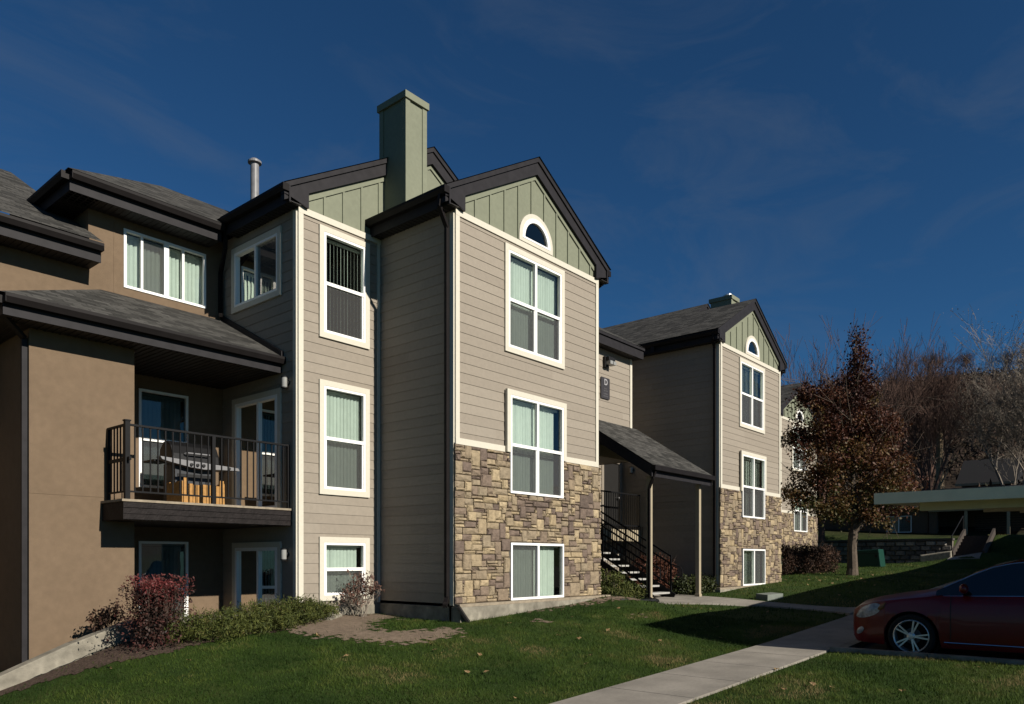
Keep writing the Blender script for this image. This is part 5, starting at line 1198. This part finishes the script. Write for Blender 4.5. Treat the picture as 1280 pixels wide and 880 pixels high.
for i, (x, y) in enumerate(((5.25, 10.55), (5.7, 10.45), (6.15, 10.6), (6.6, 10.65), (7.05, 10.8), (7.45, 10.95), (7.75, 11.0))):
    z = zg(x, y); jl.append(((x, y, z + .17), (.42, .42, (.26, .24, .28, .32, .29, .24, .14)[i])))
shrub('juniper', 'long low green juniper spreading in front of the balcony', jl, 2600, 10, .062, M['juniper'], 14, seed=2, aspect=.2, spread=.035, up=(0, -.25, .45), shell=.38)
shrub('russet_shrub', 'russet shrub with dead leaves behind the far end of the carport', [((46.0, 11.2, 5.4), (1.6, 1.6, 1.5)), ((46.4, 12.8, 4.9), (1.5, 1.5, 1.2))], 420, 8, .17, M['burgundy'], 8, seed=23, aspect=.6, spread=.22)
# burning bush: fan of twigs, crimson on top
bx, by = 4.86, 10.62; bz = zg(bx, by)
bb = thing('burning_bush', (bx, by, bz), 'tall vase-shaped shrub with crimson leaves on top at the left retaining wall', 'shrub'); rr = random.Random(12); b = MB(); tips = []
for i in range(52):
    a = rr.uniform(0, 6.283); lean = rr.uniform(.06, .40); limbs(b, (bx + rr.uniform(-.12, .12), by + rr.uniform(-.12, .12), bz - .05), (math.cos(a) * lean, math.sin(a) * lean, 1), rr.uniform(.24, .345), .011, 3, rr, 2, .24, .25, tips, 4, .0035)
b.build('stems', mat('greyish twig bark', (.10, .07, .055), .9, .25, 14), bb)
tp = [t for t in tips]; tt = [min(1, max(0, (t.z - bz - .52) / .36)) for t in tp]
leaf_cloud('foliage', [tuple(t) for t in tp], .035, 8, .044, M['redleaf'], bb, [rr.uniform(.1, .4) + .65 * q for q in tt], .5, 6)
vol_ = []
while len(vol_) < 620:
    q = (rr.uniform(-1, 1), rr.uniform(-1, 1), rr.uniform(0, 1)); wd = .20 + .27 * min(1, q[2] * 1.3)
    if q[0] ** 2 + q[1] ** 2 < 1: vol_.append((bx + q[0] * wd, by + q[1] * wd, bz + .12 + q[2] * .84))
leaf_cloud('dark_leaves', vol_, .03, 6, .042, M['redleaf'], bb, [min(1, max(0, rr.uniform(.0, .35) + (.45 if v[2] - bz > .80 else 0))) for v in vol_], .5, 9)
low = [(bx + rr.gauss(0, .22), by + rr.gauss(0, .2), bz + abs(rr.gauss(.25, .2))) for _ in range(330)]; leaf_cloud('lower_leaves', low, .04, 7, .045, M['redleaf'], bb, [rr.uniform(.0, .55) for _ in low], .5, 8)
x, y = 4.15, 11.95; z = .45
shrub('shrub', 'small dark leafy shrub in shade behind the top of the retaining wall', [((4.56, 11.72, .70), (.13, .12, .16)), ((4.76, 11.74, .82), (.13, .12, .15))], 80, 6, .07, M['brownleaf'], 0, seed=4, aspect=.5, spread=.05)
ds = thing('dry_shrub', (8.75, 11.0, .57), 'half-bare pinkish-brown shrub in front of the small basement window', 'shrub'); b = MB(); tips = []; rr = random.Random(31)
for i in range(15):
    a = rr.uniform(0, 6.283); ln_ = rr.uniform(.1, .75); limbs(b, (8.75 + rr.uniform(-.1, .1), 11.0 + rr.uniform(-.08, .08), .5), (math.cos(a) * ln_, math.sin(a) * ln_, 1), rr.uniform(.2, .33), .011, 3, rr, 2, .55, .12, tips, 4, .0035)
b.build('stems', M['bark_pale'], ds); leaf_cloud('foliage', [tuple(t) for t in tips], .04, 4, .055, ramp_mat('withered pinkish leaves', [(0, (.07, .035, .025)), (.5, (.16, .08, .06)), (1, (.26, .15, .11))], trans=.2), ds, [rr.random() for _ in tips], .6, 5)
shrub('evergreen_shrub', 'rounded yellow-green shrub beside the stairs at the stone bay corner', [((14.95, 9.7, .95), (.5, .5, .42)), ((15.55, 9.45, .82), (.4, .35, .25)), ((14.7, 9.35, .8), (.35, .3, .2))], 700, 8, .085, M['juniper'], 8, seed=6, aspect=.25)
shrub('boxwood_hedge', 'clipped low green hedge along the shaded wall beside the porch post', [((18.9, 9.75, .84), (.45, .45, .32)), ((19.45, 9.75, .86), (.45, .45, .32)), ((19.9, 9.7, .84), (.35, .4, .3))], 800, 8, .07, M['boxleaf'], 8, seed=7, aspect=.55)
shrub('barberry_hedge', 'clipped burgundy shrub behind the stair railing', [((19.3, 10.9, 1.2), (.5, .4, .55)), ((18.75, 10.95, 1.2), (.5, .4, .55)), ((19.6, 10.9, 1.25), (.4, .4, .5))], 900, 8, .07, M['burgundy'], 8, seed=8, aspect=.55)
shrub('barberry_shrub', 'burgundy shrub glimpsed under the stair treads beside the stone bay', [((15.2, 10.9, 1.15), (.4, .4, .5))], 250, 8, .07, M['burgundy'], 5, seed=18, aspect=.55)
hl = []
for i in range(6): x_ = 27.9 + i * .48; y_ = 10.6 - i * .18; hl.append(((x_, y_, zg(x_, y_) + .52), (.42, .5, .58)))
shrub('brown_hedge', 'long clipped brown hedge on the lawn left of the forked tree trunk', hl, 1900, 8, .09, M['brownleaf'], 24, seed=9, aspect=.4, shell=.35)
vl = [((25.1, 9.75, 1.5), (.12, .2, .7)), ((25.05, 9.8, 2.6), (.1, .15, .6))]
shrub('climber', 'dark climbing plant at the far corner of the second stone bay', vl, 160, 8, .08, M['boxleaf'], 4, seed=19, aspect=.5)

# ------------------------------------------------------------------ lawn blades and fallen leaves
def in_path(x, y):
    poly = pl + pr[::-1]; return inside(x, y, np.array(poly))
def lawn_ok(x, y):
    ok = ~((y > 3.87) & (y < 5.01) & (x > -12) & (x < 46))
    ok &= ~((x > 12.19) & (y < 3.9)); ok &= ~in_path(x, y)
    for P in (DIRT1, DIRT2, DIRT3, DIRT4, MULCH): ok &= ~inside(x + grng.normal(0, .16, x.shape), y + grng.normal(0, .16, x.shape), np.array(P))
    ok &= ~((x > 9.4) & (x < 14.35) & (y > 9.18)); ok &= ~((x > 7.6) & (x < 9.5) & (y > 11.3)); ok &= ~((x > 1.7) & (x < 7.7) & (y > 11.25)); ok &= ~((x > 14.3) & (x < 20.2) & (y > 9.3)); ok &= ~((x > 20.0) & (x < 24.95) & (y > 9.15)); ok &= ~((x > 24.9) & (y > 11.2) & (x < 32)); ok &= ~((x > 31.9) & (x < 36.9) & (y > 11.9))
    ok &= ~((x > 39.2) & (y > 7.0)); ok &= ~((x > 38.3) & (y > 5.8) & (y < 7.2))
    return ok
grng = np.random.default_rng(77)
def vnoise(x, y, sc, seed):
    r = np.random.default_rng(seed); g = r.uniform(0, 1, (64, 64)); u = (x / sc) % 64; v = (y / sc) % 64
    i = u.astype(int); j = v.astype(int); fu = u - i; fv = v - j; fu = fu * fu * (3 - 2 * fu); fv = fv * fv * (3 - 2 * fv)
    g00 = g[i % 64, j % 64]; g10 = g[(i + 1) % 64, j % 64]; g01 = g[i % 64, (j + 1) % 64]; g11 = g[(i + 1) % 64, (j + 1) % 64]
    return (g00 * (1 - fu) + g10 * fu) * (1 - fv) + (g01 * (1 - fu) + g11 * fu) * fv
def blades(name, n, d0, d1, h, w, label=None):
    kk = grng.uniform(-.85, .80, n); D = np.sqrt(grng.uniform(d0 ** 2, d1 ** 2, n)); x = D * (.7627 + kk * .6468); y = D * (.6468 - kk * .7627)
    ok = lawn_ok(x, y); x, y = x[ok], y[ok]; z = zground(x, y) - .006; n = len(x)
    a = grng.uniform(0, 2 * np.pi, n); clump = vnoise(x, y, .35, 1) * .6 + vnoise(x, y, .13, 2) * .4
    H = h * grng.uniform(.5, 1.25, n) * (.55 + .8 * clump); Wd = w * grng.uniform(.7, 1.3, n); ln_ = grng.normal(0, .45, (n, 2)) * H[:, None]
    dx, dy = np.cos(a) * Wd, np.sin(a) * Wd; v = np.empty((n, 3, 3))
    v[:, 0] = np.c_[x - dx, y - dy, z]; v[:, 1] = np.c_[x + dx, y + dy, z]; v[:, 2] = np.c_[x + ln_[:, 0], y + ln_[:, 1], z + H]
    big = vnoise(x, y, 1.1, 3) * .5 + vnoise(x, y, .5, 4) * .3 + vnoise(x, y, .2, 6) * .2
    tone = np.clip((big - .5) * 2.5 + .38 + grng.normal(0, .09, n) + (y < 5.6) * .10 + (y < 3.9) * .10, 0, 1)
    o = numpy_mesh(name, v.reshape(-1, 3), np.arange(n * 3).reshape(n, 3), M['grass'], tone); tag(o, kind='stuff'); return o
M['grass'] = ramp_mat('grass blades', [(0, (.028, .062, .010)), (.4, (.062, .112, .017)), (.7, (.105, .145, .026)), (.9, (.16, .165, .05)), (1, (.26, .21, .09))], rough=.65, trans=.3, var=.12, spec=.12)
blades('grass', 260000, 6.8, 15.5, .050, .0045); blades('grass', 120000, 15.5, 42, .065, .012)
M['deadleaf'] = ramp_mat('dry tan leaf', [(0, (.20, .11, .05)), (1, (.42, .30, .14))], rough=.7)
r = random.Random(17); lm = []
def leaf_mesh(seed):
    q = random.Random(seed); b = MB(); pts = []
    for i in range(9):
        a = 6.283 * i / 9; rad = (.042 if i % 2 else .026) * q.uniform(.8, 1.2); pts.append((math.cos(a) * rad, math.sin(a) * rad, q.uniform(0, .022)))
    for i in range(9): b.face([(0, 0, .012), pts[i], pts[(i + 1) % 9]], tone=q.random())
    return b.build('fallen_leaf', M['deadleaf'])
protos = [leaf_mesh(i) for i in range(4)]; used_ = [False] * 4; k = 0
special = [(12.16, 2.72), (9.9, 7.4), (10.05, 7.1), (7.6, 7.9), (7.55, 7.7), (7.9, 7.3), (13.2, 6.2)]
while k < 84:
    if k < len(special): x, y = special[k]
    else:
        kx = r.uniform(-.55, .62) if k < 50 else r.uniform(.36, .50); D = r.uniform(8.2, 26) if k < 50 else r.uniform(22, 30); x = D * (.7627 + kx * .6468); y = D * (.6468 - kx * .7627)
        if not lawn_ok(np.array([x]), np.array([y]))[0]: continue
    j = k % 4; o = protos[j] if not used_[j] else protos[j].copy()
    if used_[j]: COL.objects.link(o)
    used_[j] = True; o.location = (x, y, zg(x, y) + .035 if k else .27); o.rotation_euler = (r.uniform(-.5, .5), r.uniform(-.5, .5), r.uniform(0, 6.28))
    tag(o, 'small dry tan leaf lying on the lawn', 'leaf', 'fallen leaves on the lawn')
    k += 1
tag(protos[0], 'dry tan leaf caught on the kerb below the car wheel', 'leaf', 'fallen leaves on the lawn')
